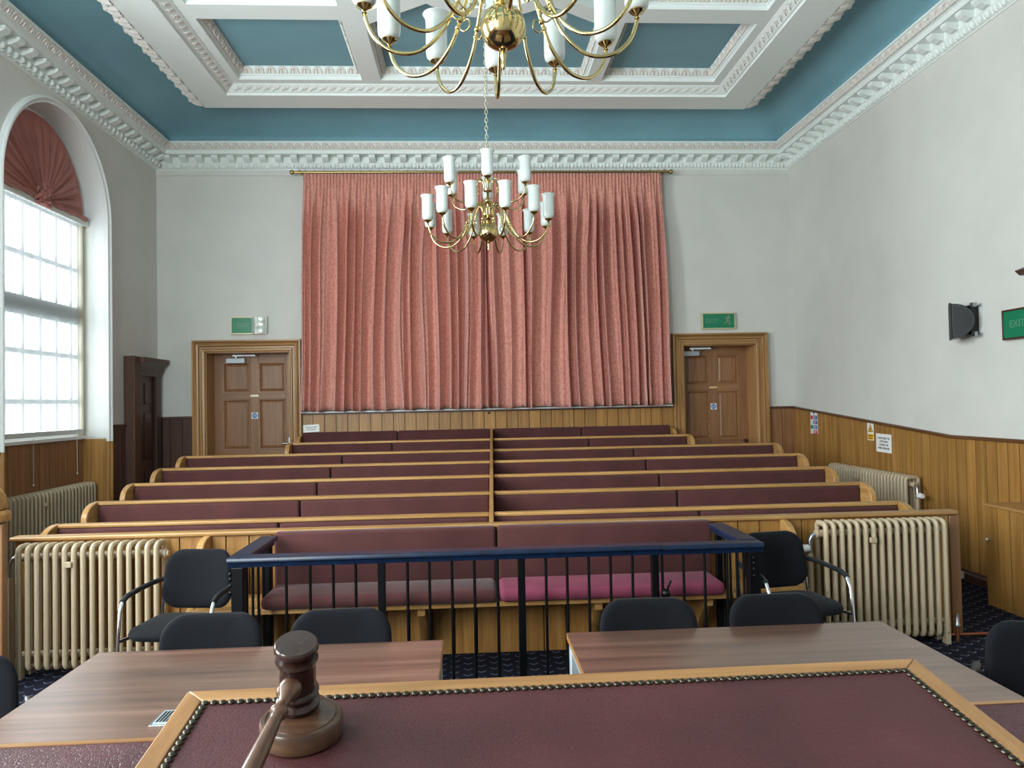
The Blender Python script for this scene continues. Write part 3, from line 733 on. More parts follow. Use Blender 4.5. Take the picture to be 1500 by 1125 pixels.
# ------------------------------------------------------------------ pews
ORD = ['first', 'second', 'third', 'fourth', 'fifth', 'sixth', 'seventh']
JL = [-1.45]*5+[-.962, -.961]; JR = [1.762, 1.786, 1.81, 1.85, 1.876, 1.471, 1.484]
def cushion(x0, x1, y0, y1, z0, z1, mat, parent, nm, r=.02):
    return B(x0, x1, y0, y1, z0, z1).build(nm, mat, parent, 180, r, 3)
for i in range(7):
    for side in (0, 1):
        y, z, h = RY[i], RZ[i], RH[i]
        x0, x1 = (RXL[i], RXD[i]-.018) if side == 0 else (RXD[i]+.018, RXR[i])
        back = i == 6
        p = thing('pew', ((x0+x1)/2, y-.2, h), 'maroon cushioned oak pew %s of the central divider, %s row behind the panelled partition' % (('left', 'right')[side], ORD[i]), 'pew', 'pews of the public seating')
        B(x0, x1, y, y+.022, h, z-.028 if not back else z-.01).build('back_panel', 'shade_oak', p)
        if not back: B(x0, x1, y-.05, y+.035, z-.028, z).build('top_rail', 'oak_x', p, None, .008)
        B(x0, x1, y-.46, y, h+.38, h+.405).build('seat', 'oak_x', p, None, .004)
        zc1 = z-.030 if not back else z
        j = (JL, JR)[side][i]
        for a, b_ in ((x0+.004, j-.006), (j+.006, x1-.004)):
            cushion(a, b_, y-.062, y-.003, h+.46, zc1, 'maroon', p, 'backrest_cushion')
            cushion(a, b_, y-.45, y-.07, h+.407, h+.462, 'maroon', p, 'seat_cushion')
        dz = .12
        prof = [(y+.03, h), (y+.03, z-(.0 if not back else .03)), (y-.03, z-(.0 if not back else .03))]
        prof += [(y-.03-.20*math.sin(PI/2*q/8), z-(.0 if not back else .03)-dz*(1-math.cos(PI/2*q/8))) for q in range(1, 9)]
        prof += [(y-.24, h+.5), (y-.46, h+.42), (y-.46, h)]
        xe = (x0, x0-.05) if side == 0 else (x1, x1+.05)
        MB().prism(prof, 'x', *xe).build('bench_end', 'oak_y', p, None, .006)
def dvx(y): return .150+.0306*(y-5.79)
dv = MB(); q = [(5.26, .0), (9.98, .49), (9.98, 1.36), (5.26, .812)]
vs = [(dvx(y)-.0165, y, z) for y, z in q]+[(dvx(y)+.0165, y, z) for y, z in q]
dv.add(vs, [(3,2,1,0), (4,5,6,7), (0,1,5,4), (1,2,6,5), (2,3,7,6), (3,0,4,7)])
tag(dv.build('pew_divider', 'oak_y', None, None, .004), 'long thin oak divider running back between the left and right pews', 'divider')

# ------------------------------------------------------------------ partition with dock bench
PY = 5.15; PZ = .845
pa = thing('panelled_partition', (.2, PY, 0), 'oak board partition behind the radiators and dock, with a rounded top rail', 'partition')
n = 42; x0, x1 = -3.02, 3.37; w_ = (x1-x0)/n
me = MB().prism([(.0035, 0), (.0035, -.0185), (.0045, -.02), (w_-.0045, -.02), (w_-.0035, -.0185), (w_-.0035, 0)], 'z', 0, PZ).mesh('board', 'oak_z')
for i in range(n): inst('board', me, pa, T(x0+i*w_, PY+.02, 0))
B(x0, x1, PY+.017, PY+.04, 0, PZ).build('backing', 'darkgap', pa)
B(x0-.02, x1+.06, PY-.03, PY+.07, PZ, PZ+.03).build('top_rail', 'oak_x', pa, None, .01)
B(x1, x1+.075, PY-.01, PY+.05, 0, PZ).build('end_post', 'brown_z', pa, None, .006)
for x in (-1.765, 2.165):
    prof = [(PY, 0), (PY, PZ+.005)]+[(PY-.02-.17*math.sin(PI/2*q/8), PZ+.005-.11*(1-math.cos(PI/2*q/8))) for q in range(9)]+[(PY-.17, .5), (PY-.36, .44), (PY-.36, 0)]
    MB().prism(prof, 'x', x-.022, x+.022).build('bench_end', 'oak_y', pa, None, .006)
de = thing('dock_bench', (.2, 4.9, 0), 'long wall bench with maroon and pink cushions inside the railed dock', 'bench')
B(-1.74, 2.14, 4.745, PY, .415, .45).build('seat_board', 'oak_x', de, None, .006)
for a, b_ in ((-1.31, .155), (.168, 1.63)): cushion(a, b_, PY-.10, PY-.002, .50, .868, 'maroon', de, 'backrest_cushion', .022)
o = cushion(-1.305, .150, 4.685, PY-.10, .452, .535, 'maroon', de, 'seat_cushion', .035)
o = cushion(.165, 1.60, 4.685, PY-.10, .452, .535, 'pinkseat', de, 'seat_cushion', .035); o['label'] = 'brighter pink seat cushion'
for x in (-.80, -.33, .80, 1.52):
    MB().prism([(PY, .05), (PY-.04, .05), (PY-.32, .36), (PY-.36, .36), (PY-.36, .415), (PY, .415)], 'x', x-.025, x+.025).build('bracket', 'oak_y', de, None, .004)

# ------------------------------------------------------------------ dock railing
DY = 4.35; DX0, DX1 = -1.325, 1.645
dk = thing('dock_railing', (.16, DY, 0), 'dark iron dock railing with navy blue wooden handrail around the bench', 'railing')
def rail_prof(c): return [(c-.055, .852), (c-.05, .858), (c+.05, .858), (c+.055, .852), (c+.055, .832), (c+.035, .824), (c+.032, .80), (c-.032, .80), (c-.035, .824), (c-.055, .832)]
MB().prism(rail_prof(DY), 'x', DX0-.05, 1.085).build('handrail', 'navy', dk, 50)
MB().prism([(a, b_-.003) for a, b_ in rail_prof(DY)], 'x', 1.088, DX1+.05).build('gate_handrail', 'navy', dk, 50)
for x in (DX0, DX1): MB().prism(rail_prof(x), 'y', DY+.055, 5.0).build('side_handrail', 'navy', dk, 50)
bal = MB().tube([(0, 0, .04), (0, 0, .80)], .0085, 8).mesh('baluster', 'iron', (0,0,0), 60)
for x in (-1.06, -.926, -.796, -.669, -.375, -.25, -.121, .008, .141, .422, .545, .672, .80, .929, 1.105, 1.231, 1.357, 1.49): inst('baluster', bal, dk, T(x, DY, 0))
pst = MB().box(-.021, .021, -.021, .021, 0, .80).mesh('post', 'iron')
for x in (-.522, .279, 1.06): inst('post', pst, dk, T(x, DY, 0), .004)
cp = MB().box(-.034, .034, -.034, .034, 0, .80).mesh('corner_post', 'iron')
for x in (DX0, DX1): inst('corner_post', cp, dk, T(x, DY, 0), .005); inst('post', pst, dk, T(x, 4.96, 0), .004)
for x in (DX0, DX1):
    for y in (4.50, 4.62, 4.74, 4.85): inst('baluster', bal, dk, T(x, y, 0))
    B(x-.02, x+.02, DY, 4.96, .03, .05).build('bottom_rail', 'iron', dk)
B(DX0, DX1, DY-.02, DY+.02, .03, .05).build('bottom_rail', 'iron', dk)
lt = MB().ball((1.115, DY-.03, .575), .028, 10, 8).build('latch', 'iron', dk, 60)
MB().tube([(1.115, DY-.04, .59), (1.125, DY-.05, .62), (1.14, DY-.05, .655)], .008, 8).build('lever', 'iron', lt, 60)
for x, s_ in ((DX0-.036, -1), (DX1-.005, 0)):
    for z in (.66, .70, .735, .765): MB().ball((x, DY-.03, z), .011, 8, 6).build('bolt', 'iron', dk, 60)

# ------------------------------------------------------------------ radiators
def rad_section(h, dp, mat='radiator'):
    m = MB(); n = 8; r = .03
    pts = []
    hw = dp/2-.018
    for (cy, cz, a0) in ((-hw+r, r, 180), (hw-r, r, 270), (hw-r, h-r, 0), (-hw+r, h-r, 90)):
        for q in range(5):
            a = math.radians(a0+q*22.5); pts.append((0, cy+r*math.cos(a), cz+r*math.sin(a)))
    k = len(pts); vs = []
    for i in range(k):
        p = Vector(pts[i]); t = (Vector(pts[(i+1) % k])-Vector(pts[i-1])).normalized(); nn = Vector((0, t.z, -t.y))
        for j in range(n):
            a = 2*PI*j/n+PI/n; vs.append(p+Vector((1,0,0))*.0165*math.cos(a)+nn*.02*math.sin(a))
    m.add(vs, [(i*n+j, ((i+1) % k)*n+j, ((i+1) % k)*n+(j+1) % n, i*n+(j+1) % n) for i in range(k) for j in range(n)])
    for z in (.07, h-.07): m.tube([(-.031, 0, z), (.031, 0, z)], .026, 10)
    return m.mesh('section', mat, (0,0,0), 60)
def radiator(loc, rz, n, pitch, h, lab, valve, z0=.07, valve_knob='white'):
    R_ = thing('radiator', loc, lab, 'radiator', 'cast iron column radiators'); R_.rotation_euler = (0, 0, rz)
    ORG[R_.name] = (0,0,0)
    me = rad_section(h, .165); W = pitch*n
    for i in range(n): inst('section', me, R_, T(-W/2+pitch*(i+.5), 0, z0))
    ft = MB().box(-.017, .017, -.075, -.03, 0, z0+.08).box(-.017, .017, .03, .075, 0, z0+.08).mesh('foot', 'radiator')
    for i in (0, n-1): inst('foot', ft, R_, T(-W/2+pitch*(i+.5), 0, 0))
    B(-.012+pitch*(-2), .03+pitch*(-2), -.105, -.08, z0+h-.125, z0+h-.09).build('heat_meter', 'radiator', R_, None, .003)
    for s_ in (-1, 1):
        MB().lathe([(.03, 0), (.03, .012), (.02, .016), (.02, .026), (0, .026)], 12, (s_*(W/2), 0, z0+h-.07), frame((0,0,0), (0,0,1), (0,s_,0), (s_,0,0)).to_3x3()).build('end_plug', 'radiator', R_, 40)
    s_ = valve; xv = s_*(W/2+.055)
    MB().tube([(s_*W/2, 0, z0+h-.07), (s_*(W/2+.035), 0, z0+h-.075), (xv, 0, z0+h-.11), (xv, 0, z0+h-.20)], .016, 10).build('valve_elbow', 'steel', R_, 60)
    MB().tube([(xv, 0, z0+h-.20), (xv, 0, .0)], .019, 10).build('pipe', 'radiator', R_, 60)
    if valve_knob:
        MB().lathe([(0, -.03), (.022, -.03), (.026, -.02), (.026, .03), (.02, .045), (0, .045)], 14, (xv+s_*.055, -.01, z0+h-.165), frame((0,0,0), (0,0,1), (0,1,0), (1,0,0)).to_3x3()).build('thermostat_knob', valve_knob, R_, 40)
    return R_
radiator((-2.462, 5.035, 0), 0, 16, .0572, .765, 'cream column radiator against the partition left of the dock', -1, .065, None)
radiator((2.805, 5.035, 0), 0, 16, .0553, .765, 'cream column radiator against the partition right of the dock', -1, .065)
radiator((-4.275, 7.78, 0), PI/2, 27, .0665, .76, 'long cream column radiator under the arched window', -1, .13, None)
radiator((4.36, 8.00, .04), -PI/2, 27, .0605, .72, 'long cream column radiator on the right wall behind the pews', 1, .12)

# ------------------------------------------------------------------ chairs
def pad(w_, h_, th, rc, bend, n=10, taper=0):
    out = []
    for cx, cz, a0 in ((w_/2-rc, h_/2-rc, 0), (-w_/2+rc, h_/2-rc, 90), (-w_/2+rc, -h_/2+rc, 180), (w_/2-rc, -h_/2+rc, 270)):
        for q in range(n): 
            a = math.radians(a0+90*q/(n-1)); out.append((cx+rc*math.cos(a), cz+rc*math.sin(a)))
    k = len(out); m = MB(); vs = []
    lv = [(0, -1.12), (.15, -1.12), (.3, -1.11), (.45, -1.1), (.6, -1.08), (.75, -1.03), (.88, -.9), (.965, -.6), (1, 0), (.965, .6), (.88, .9), (.75, 1.03), (.6, 1.08), (.45, 1.1), (.3, 1.11), (.15, 1.12), (0, 1.12)]
    for s_, t_ in lv:
        for x, z in out:
            xx = x*s_*(1-taper*(z/h_)); vs.append((xx, t_*th/2+bend*(xx*xx)/(w_*w_/4), z*s_))
    fs = [(r*k+i, r*k+(i+1) % k, (r+1)*k+(i+1) % k, (r+1)*k+i) for r in range(1, len(lv)-2) for i in range(k)]
    fs += [(0, k+(i+1) % k, k+i) for i in range(k)]+[((len(lv)-1)*k, (len(lv)-2)*k+i, (len(lv)-2)*k+(i+1) % k) for i in range(k)]
    fs = [q[::-1] for q in fs]
    return m.add(vs, fs)
def make_chair():
    c_ = thing('office_chair', (0,0,0), '', 'chair', 'black stacking chairs')
    bk = pad(.43, .35, .055, .10, -.045, taper=.10); Rm = Matrix.Rotation(math.radians(-10), 3, 'X')
    bk.v = [tuple(Rm @ Vector(p)+Vector((0, .215, .662))) for p in bk.v]
    bk.build('backrest', 'blackcloth', c_, 180)
    st = pad(.46, .45, .06, .11, 0); st.v = [(p[0], p[2]-.03, .45-p[1]*1-.012*(p[2]/.22)**2) for p in st.v]; st.f = [q[::-1] for q in st.f]
    st.build('seat', 'blackcloth', c_, 180)
    for s_ in (-1, 1):
        x = s_*.245
        MB().tube([(x*1.02, -.27, .01), (x*1.04, -.245, .22), (x*1.07, -.22, .42), (x*1.09, -.195, .56), (x*1.09, -.165, .615), (x*1.09, -.12, .632)], .0115, 10).build('leg', 'chrome', c_, 60)
        MB().tube([(x*1.09, -.17, .615), (x*1.09, -.12, .638), (x*1.09, 0, .648), (x*1.07, .12, .655), (x*.95, .22, .66)], .0155, 10).build('armrest', 'blackplastic', c_, 60)
        MB().tube([(x*.95, .22, .655), (x*.98, .20, .45), (x*1.0, .22, .25), (x*1.02, .27, .01)], .0115, 10).build('leg', 'chrome', c_, 60)
        MB().tube([(x*1.06, -.225, .41), (x, -.1, .405), (x*.97, .2, .42)], .0105, 8).build('seat_rail', 'chrome', c_, 60)
    return c_
proto = make_chair(); first = [True]
def chair(x, y, rz, lab):
    o = proto if first[0] else copy_tree(proto); first[0] = False
    o.location = (x, y, 0); o.rotation_euler = (0, 0, rz); o['label'] = lab; return o
chair(-1.69, 4.50, -.14, 'black armchair beside the left corner of the dock railing')
chair(1.945, 4.52, .16, 'black armchair beside the right corner of the dock railing')
chair(-1.098, 3.02, -.03, 'black chair tucked behind the left table, farther from the table gap')
chair(-.555, 3.02, .02, 'black chair tucked behind the left table, next to the table gap')
chair(.745, 3.02, -.02, 'black chair tucked behind the right table, next to the table gap')
chair(1.315, 3.02, .03, 'black chair tucked behind the right table, farther from the table gap')
chair(-1.77, 2.55, .3, 'black chair at the outer end of the left table, at the photo edge')
chair(2.045, 2.50, -.42, 'black chair at the outer end of the right table, at the photo edge')

# ------------------------------------------------------------------ tables
def table(x0, x1, y0, y1, lab, port):
    t = thing('office_table', ((x0+x1)/2, (y0+y1)/2, 0), lab, 'table', 'wood laminate court tables')
    B(x0, x1, y0, y1, .705, .73).build('tabletop', 'laminate', t, None, .002)
    e_ = MB().box(x0-.0015, x0, y0, y1, .7055, .7285).box(x1, x1+.0015, y0, y1, .7055, .7285).box(x0, x1, y1, y1+.0015, .7055, .7285).box(x0, x1, y0-.0015, y0, .7055, .7285)
    e_.build('edge_band', 'lectern_x', t)
    for x in (x0+.03, x1-.03):
        for y in (y0+.05, y1-.05): B(x-.025, x+.025, y-.025, y+.025, 0, .705).build('leg', 'greymetal', t, None, .004)
        B(x-.02, x+.02, y0+.07, y1-.07, .665, .705).build('frame_rail', 'greymetal', t)
        B(x-.02, x+.02, y0+.07, y1-.07, .03, .06).build('frame_rail', 'greymetal', t)
    for y in (y0+.07, y1-.11): B(x0+.05, x1-.05, y, y+.04, .665, .705).build('cross_rail', 'greymetal', t)
    if port:
        p = B(-1.0, -.94, 2.375, 2.495, .73, .733).build('cable_port', 'steel', t, None, .002)
        B(-.992, -.948, 2.385, 2.485, .733, .7355).build('port_flap', 'greymetal', p)
        for k in range(4): B(-.986+.01*k, -.981+.01*k, 2.395, 2.475, .7355, .737).build('port_brush', 'black', p)
table(-1.503, -.126, 1.50, 3.118, 'wood laminate table left of the gap with a steel cable port', True)
table(.388, 1.745, 1.50, 3.150, 'wood laminate table right of the gap with grey metal legs', False)

# ------------------------------------------------------------------ judge desk, sloping lectern
jd = thing('judge_desk', (.1, .75, 0), 'raised oak desk with maroon leather top carrying the sloping lectern', 'desk')
JX0, JX1, JY0, JY1, JZ = -1.35, 1.55, .22, 1.30, 1.15
B(JX0, JX1, JY0, JY1, JZ-.04, JZ-.002).build('desk_top', 'lectern_x', jd, None, .004)
B(JX0+.02, JX1-.02, JY0+.02, JY1-.012, JZ-.002, JZ).build('leather_top', 'desk_leather', jd)
B(JX0, JX1, JY1-.012, JY1, JZ-.002, JZ+.0015).build('edge_strip', 'lectern_x', jd)
for i in range(9):
    a = JX0+.05+i*.311; B(a, a+.29, JY1-.06, JY1-.03, .08, JZ-.08).build('front_panel', 'oak_z', jd, None, .01)
B(JX0+.03, JX1-.03, JY1-.08, JY1-.05, 0, JZ-.04).build('modesty_board', 'oak_x', jd)
for x in (JX0+.03, JX1-.06): B(x, x+.03, JY0+.05, JY1-.05, 0, JZ-.04).build('end_board', 'oak_z', jd)
dais = struct(B(-2.2, 2.4, YF, 1.22, 0, .0).build('trim_9', 'carpet') if False else B(-2.2, 2.4, YF, .2, 0, .30).build('trim_9', 'carpet'), 'low carpeted dais behind the judge desk', 'platform')
LX0, LX1, LY1, LZ1, SL = -.351, .575, .953, 1.355, .13
lc = thing('lectern', (.1, .7, JZ), 'sloping lectern board with maroon leather, oak frame and nail-head edging', 'lectern')
th = math.atan(SL); rz = .0145
xm = (LX0+LX1)/2; WL = (LX1-LX0); DLN = .52
ux = Vector((math.cos(rz), math.sin(rz), 0)); uy = Vector((0, math.cos(th), math.sin(th))); uy = (uy-ux*uy.dot(ux)).normalized(); uz = ux.cross(uy)
BM = frame((xm, LY1, LZ1), ux, uy, uz)      # board frame: x across, y away, origin at middle of the far edge
def bd(m, name, mat, **k):
    m.v = [tuple(BM @ Vector(p)) for p in m.v]; return m.build(name, mat, lc, **k)
hw = WL/2; fwid = .025
bd(MB().prism([(-hw, 0), (hw, 0), (hw-fwid, -fwid), (-hw+fwid, -fwid)], 'z', -.022, 0), 'back_frame', 'lectern_x', bevel=.002)
bd(MB().prism([(-hw, 0), (-hw+fwid, -fwid), (-hw+fwid, -DLN), (-hw, -DLN)], 'z', -.022, 0), 'side_frame', 'lectern_y', bevel=.002)
bd(MB().prism([(hw, 0), (hw, -DLN), (hw-fwid, -DLN), (hw-fwid, -fwid)], 'z', -.022, 0), 'side_frame', 'lectern_y', bevel=.002)
bd(MB().box(-hw, hw, -DLN-.025, -DLN, -.022, 0), 'front_frame', 'lectern_x', bevel=.002)
bd(MB().box(-hw+fwid, hw-fwid, -DLN, -fwid, -.02, -.0015), 'leather_panel', 'leather')
SD = MB().lathe([(.0044, 0), (.0046, .0012), (.0036, .0028), (.0018, .0036), (0, .0038)], 10).mesh('nail_head', 'stud', (0,0,0), 180)
def studs(a, b_, pitch=.0102):
    a, b_ = Vector(a), Vector(b_); n = int((b_-a).length/pitch)
    for i in range(n+1):
        p = a.lerp(b_, i/n); inst('nail_head', SD, lc, BM @ T(p.x, p.y, -.0015))
ins = fwid+.0055
studs((-hw+ins, -ins, 0), (hw-ins, -ins, 0)); studs((-hw+ins, -ins-.0102, 0), (-hw+ins, -.42, 0)); studs((hw-ins, -ins-.0102, 0), (hw-ins, -.42, 0))
for s_ in (-1, 1):
    x = xm+s_*(hw-.03)
    MB().prism([(LY1-.52, JZ), (LY1-.03, JZ), (LY1-.03, LZ1-.03), (LY1-.52, LZ1-.03-.49*SL)], 'x', x-.01, x+.01).build('side_support', 'oak_y', lc)
B(xm-hw+.03, xm+hw-.03, LY1-.05, LY1-.035, JZ, LZ1-.035).build('back_support', 'oak_x', lc)

# gavel on its block
P0 = BM.inverted() @ Vector((-.190, .842, 1.341)); P0.z = -.0015
bm_ = BM @ T(P0.x, P0.y, P0.z)
sb = MB().lathe([(0, 0), (.045, 0), (.0475, .003), (.0475, .0215), (.0455, .0245), (.041, .0255), (.0405, .0245), (.0395, .0245), (.039, .0256), (0, .0256)], 56)
sb.v = [tuple(bm_ @ (Vector(p)*.93)) for p in sb.v]
tag(sb.build('sound_block', 'walnut', None, 35), 'round walnut sound block under the gavel', 'sound block')
topc = bm_ @ Vector((-.001, -.008, .0240))
th2 = math.radians(20); ax_ = Vector((.06, -math.sin(th2), math.cos(th2))).normalized()
hd = Vector((-.115, -math.cos(th2), -math.sin(th2))); hd = (hd-ax_*hd.dot(ax_)).normalized(); sd = hd.cross(ax_)
Rr, Lh = .0235, .082
cg = topc + Vector((-.008, .001, -.001)) - hd*Rr*.95 + ax_*Lh/2
gv = thing('gavel', tuple(topc), 'dark turned wooden gavel standing on the round block', 'gavel')
gm = frame(cg, sd, hd, ax_)
hp = [(0, -.041), (.0215, -.041), (.0235, -.0385), (.0235, -.034), (.020, -.030), (.0172, -.0285), (.0172, -.0265), (.0215, -.0245), (.0228, -.021), (.0215, -.0175), (.0195, -.016), (.0198, -.008), (.0198, .008), (.0195, .016), (.0215, .0175), (.0228, .021), (.0215, .0245), (.0172, .0265), (.0172, .0285), (.020, .030), (.0235, .034), (.0235, .0385), (.0215, .041), (0, .0412)]
h_ = MB().lathe(hp, 44); h_.v = [tuple(gm @ Vector(p)) for p in h_.v]; h_.build('head', 'gavel', gv, 40)
hp2 = [(0, .012), (.0085, .014), (.0118, .019), (.0122, .024), (.0108, .029), (.0070, .037), (.0056, .045), (.0060, .051), (.0092, .054), (.0098, .057), (.0088, .060), (.0062, .063), (.0066, .07), (.0082, .10), (.0096, .14), (.0102, .17), (.0092, .20), (.0075, .222), (.0085, .23), (.009, .237), (.006, .244), (0, .246)]
h_ = MB().lathe(hp2, 24); hm = frame(cg, ax_, sd, hd)
h_.v = [tuple(hm @ Vector(p)) for p in h_.v]; h_.build('handle', 'gavel_handle', gv, 50)

# ------------------------------------------------------------------ chandeliers
def spline(pts, n=5):
    P = [Vector(p) for p in pts]; out = []
    for i in range(len(P)-1):
        p0, p1, p2, p3 = P[max(i-1,0)], P[i], P[i+1], P[min(i+2, len(P)-1)]
        for q in range(n):
            t = q/n; out.append(.5*((2*p1)+(p2-p0)*t+(2*p0-5*p1+4*p2-p3)*t*t+(3*p1-p0-3*p2+p3)*t**3))
    out.append(P[-1]); return out
def make_chandelier():
    ZB_ = 3.165
    ch = thing('chandelier', (0,0,0), '', 'chandelier', 'brass chandeliers')
    Z = lambda prof: [(r, z) for r, z in prof]
    MB().lathe([(0, ZB_-.165), (.006, ZB_-.16), (.010, ZB_-.145), (.006, ZB_-.13), (.012, ZB_-.115), (.014, ZB_-.105), (.008, ZB_-.095), (.018, ZB_-.084), (.02, ZB_-.08)], 20).build('finial', 'brass', ch, 60)
    MB().ball((0, 0, ZB_), .087, 40, 24).build('globe', 'brass', ch, 180)
    st = [(.02, ZB_+.08), (.032, ZB_+.09), (.036, ZB_+.10), (.022, ZB_+.115), (.018, ZB_+.13), (.05, ZB_+.14), (.052, ZB_+.15), (.03, ZB_+.16), (.014, ZB_+.19), (.012, ZB_+.23), (.016, ZB_+.245), (.032, ZB_+.262), (.034, ZB_+.272), (.02, ZB_+.29), (.011, ZB_+.31), (.011, ZB_+.34), (.04, ZB_+.355), (.042, ZB_+.365), (.014, ZB_+.38), (.011, ZB_+.42), (.026, ZB_+.44), (.03, ZB_+.455), (.02, ZB_+.475), (.010, ZB_+.49), (.010, ZB_+.56), (.016, ZB_+.575), (.008, ZB_+.59), (0, ZB_+.60)]
    MB().lathe(st, 24).build('stem', 'brass', ch, 50)
    # chain
    m = MB(); z = ZB_+.61; i = 0
    while z < 5.46:
        pts = []
        for q in range(10):
            a = 2*PI*q/10; u, v_ = .012*math.cos(a), .024*math.sin(a)
            pts.append((u, 0, z+v_) if i % 2 == 0 else (0, u, z+v_))
        m.tube(pts, .0042, 5, closed=True); z += .036; i += 1
    m.build('chain', 'nailgold', ch, 180)
    MB().lathe([(0, 5.44), (.012, 5.445), (.03, 5.47), (.055, 5.485), (.06, 5.495)], 24).build('ceiling_canopy', 'brass', ch, 60)
    shp = [(.018, 0), (.032, .004), (.044, .016), (.0475, .034), (.0475, .10), (.0465, .165), (.0475, .182), (.053, .198), (.060, .207), (.0585, .2095), (.050, .202), (.044, .185), (.0435, .10), (.0435, .035), (.04, .018), (.018, .006)]
    SH = MB().lathe(shp, 28).mesh('glass_shade', 'opal', (0,0,0), 50)
    CU = MB().lathe([(0, -.035), (.006, -.034), (.010, -.03), (.007, -.024), (.012, -.016), (.026, -.008), (.032, -.002), (.030, .003), (.018, .004)], 20).mesh('drip_cup', 'brass', (0,0,0), 50)
    low = spline([(.045, 0, 3.30), (.055, 0, 3.37), (.095, 0, 3.402), (.14, 0, 3.365), (.175, 0, 3.27), (.23, 0, 3.15), (.32, 0, 3.068), (.42, 0, 3.065), (.495, 0, 3.125), (.525, 0, 3.205)], 5)
    lm = MB().tube(low, .0078, 10)
    lm.tube(spline([(.20, 0, 3.215), (.17, 0, 3.19), (.145, 0, 3.205), (.15, 0, 3.235), (.17, 0, 3.232)], 4), .0035, 6)
    for q in (3.25, 3.235): pass
    lm.ball((.188, 0, 3.238), .013, 10, 8); lm.ball((.199, 0, 3.212), .011, 10, 8)
    LA = lm.mesh('lower_arm', 'brass', (0,0,0), 180)
    upp = spline([(.035, 0, 3.53), (.05, 0, 3.60), (.085, 0, 3.615), (.115, 0, 3.57), (.14, 0, 3.48), (.19, 0, 3.405), (.26, 0, 3.395), (.335, 0, 3.435), (.365, 0, 3.505)], 5)
    um = MB().tube(upp, .0068, 10); um.tube(spline([(.125, 0, 3.51), (.10, 0, 3.50), (.09, 0, 3.53), (.105, 0, 3.545)], 4), .0035, 6); um.ball((.133, 0, 3.495), .011, 10, 8)
    UA = um.mesh('upper_arm', 'brass', (0,0,0), 180)
    for k in range(18):
        if k < 12: a = 2*PI*k/12+PI/12; me, r, z, nm = LA, .525, 3.24, 'lower_arm'
        else: a = 2*PI*(k-12)/6+PI/6; me, r, z, nm = UA, .365, 3.54, 'upper_arm'
        arm = inst(nm, me, ch, Matrix.Rotation(a, 4, 'Z'))
        for nn, mm, dz in (('drip_cup', CU, 0), ('glass_shade', SH, .0)):
            o = bpy.data.objects.new(nn, mm); col.objects.link(o); o.parent = arm; o.location = (r, 0, z+dz)
    return ch
ch = make_chandelier()
ch.location = (.185, 6.4, 0); ch.rotation_euler = (0, 0, math.radians(-1.5))
ch['label'] = 'brass branched chandelier with white glass shades hanging before the curtains'
c2 = copy_tree(ch); c2.location = (.152, 2.84, -.025); c2.rotation_euler = (0, 0, math.radians(15+1))
c2['label'] = 'nearer brass chandelier with white glass shades, cut off by the top edge'

# ------------------------------------------------------------------ signs
def running_man(parent, m, s, mat):
    k = MB(); 
    def limb(pts, r): k.tube([(x*s, y*s, 0) for x, y in pts], r*s, 6)
    k.lathe([(0, -.0006), (.09*s, -.0006), (.09*s, .0006), (0, .0006)], 12, (.12*s, .78*s, 0))
    limb([(.06, .62), (-.04, .2)], .10); limb([(.06, .58), (.24, .40), (.40, .52)], .045); limb([(.04, .58), (-.24, .55), (-.34, .34)], .045)
    limb([(-.02, .2), (.22, -.02), (.16, -.42)], .06); limb([(-.05, .2), (-.14, -.12), (-.44, -.2)], .06)
    k.v = [(x, y, max(-.0008, min(.0008, z))) for x, y, z in k.v]
    o = inst('running_figure', k.mesh('running_figure', mat), parent, m); return o
def exit_sign(nm_loc, xa, ya, za, W, H, lab, fm, fmat, man, glare=False):
    s = thing('exit_sign', nm_loc, lab, 'sign', 'green exit signs')
    def put(m, name, mat, **k):
        m.v = [tuple(fm @ Vector(p)) for p in m.v]; return m.build(name, mat, s, **k)
    put(MB().box(-W/2, W/2, -H/2, H/2, 0, .03), 'housing', fmat, bevel=.004)
    e_ = .016
    fr_ = MB()
    for a in ((-W/2, W/2, H/2-e_, H/2), (-W/2, W/2, -H/2, -H/2+e_), (-W/2, -W/2+e_, -H/2+e_, H/2-e_), (W/2-e_, W/2, -H/2+e_, H/2-e_)): fr_.box(*a, .03, .042)
    put(fr_, 'frame', fmat, bevel=.002)
    put(MB().box(-W/2+e_, W/2-e_, -H/2+e_, H/2-e_, .03, .036), 'face', 'green')
    tx = {0: -.07, 1: -.10, 2: -.06}[man]
    text('EXIT', .085, 'greenmark', s, fm @ T(tx, 0, .0368))
    if man == 1: running_man(s, fm @ T(W*.27, -.01, .037), .105, 'manmark')
    if man == 0:
        # loose curved plastic cover over the pictogram half, glare painted in its material
        def cov(u, v): return tuple(fm @ Vector((W*.09+u*(W*.43), -H/2+.005+v*(H-.01), .040+.028*math.sin(PI*u)**.7+.006*math.sin(9*v))))
        g = MB().grid(cov, 22, 9).build('loose_cover', 'cover', s, 180)
    return s
m = bpy.data.materials.new('cover'); m.use_nodes = True; MAT['cover'] = m; nt = m.node_tree; nt.nodes.clear()
tp = N(nt, 'ShaderNodeBsdfTransparent'); gl = N(nt, 'ShaderNodeBsdfGlossy'); gl.inputs[1].default_value = .18; dfu = N(nt, 'ShaderNodeBsdfDiffuse'); dfu.inputs[0].default_value = (.8,.84,.76,1)
wv = N(nt, 'ShaderNodeTexWave'); wv.inputs['Scale'].default_value = 16; wv.inputs['Distortion'].default_value = 3  # pale wavy bands put the plastic's glare into its colour
tcn = N(nt, 'ShaderNodeTexCoord'); nt.links.new(tcn.outputs['Object'], wv.inputs['Vector'])
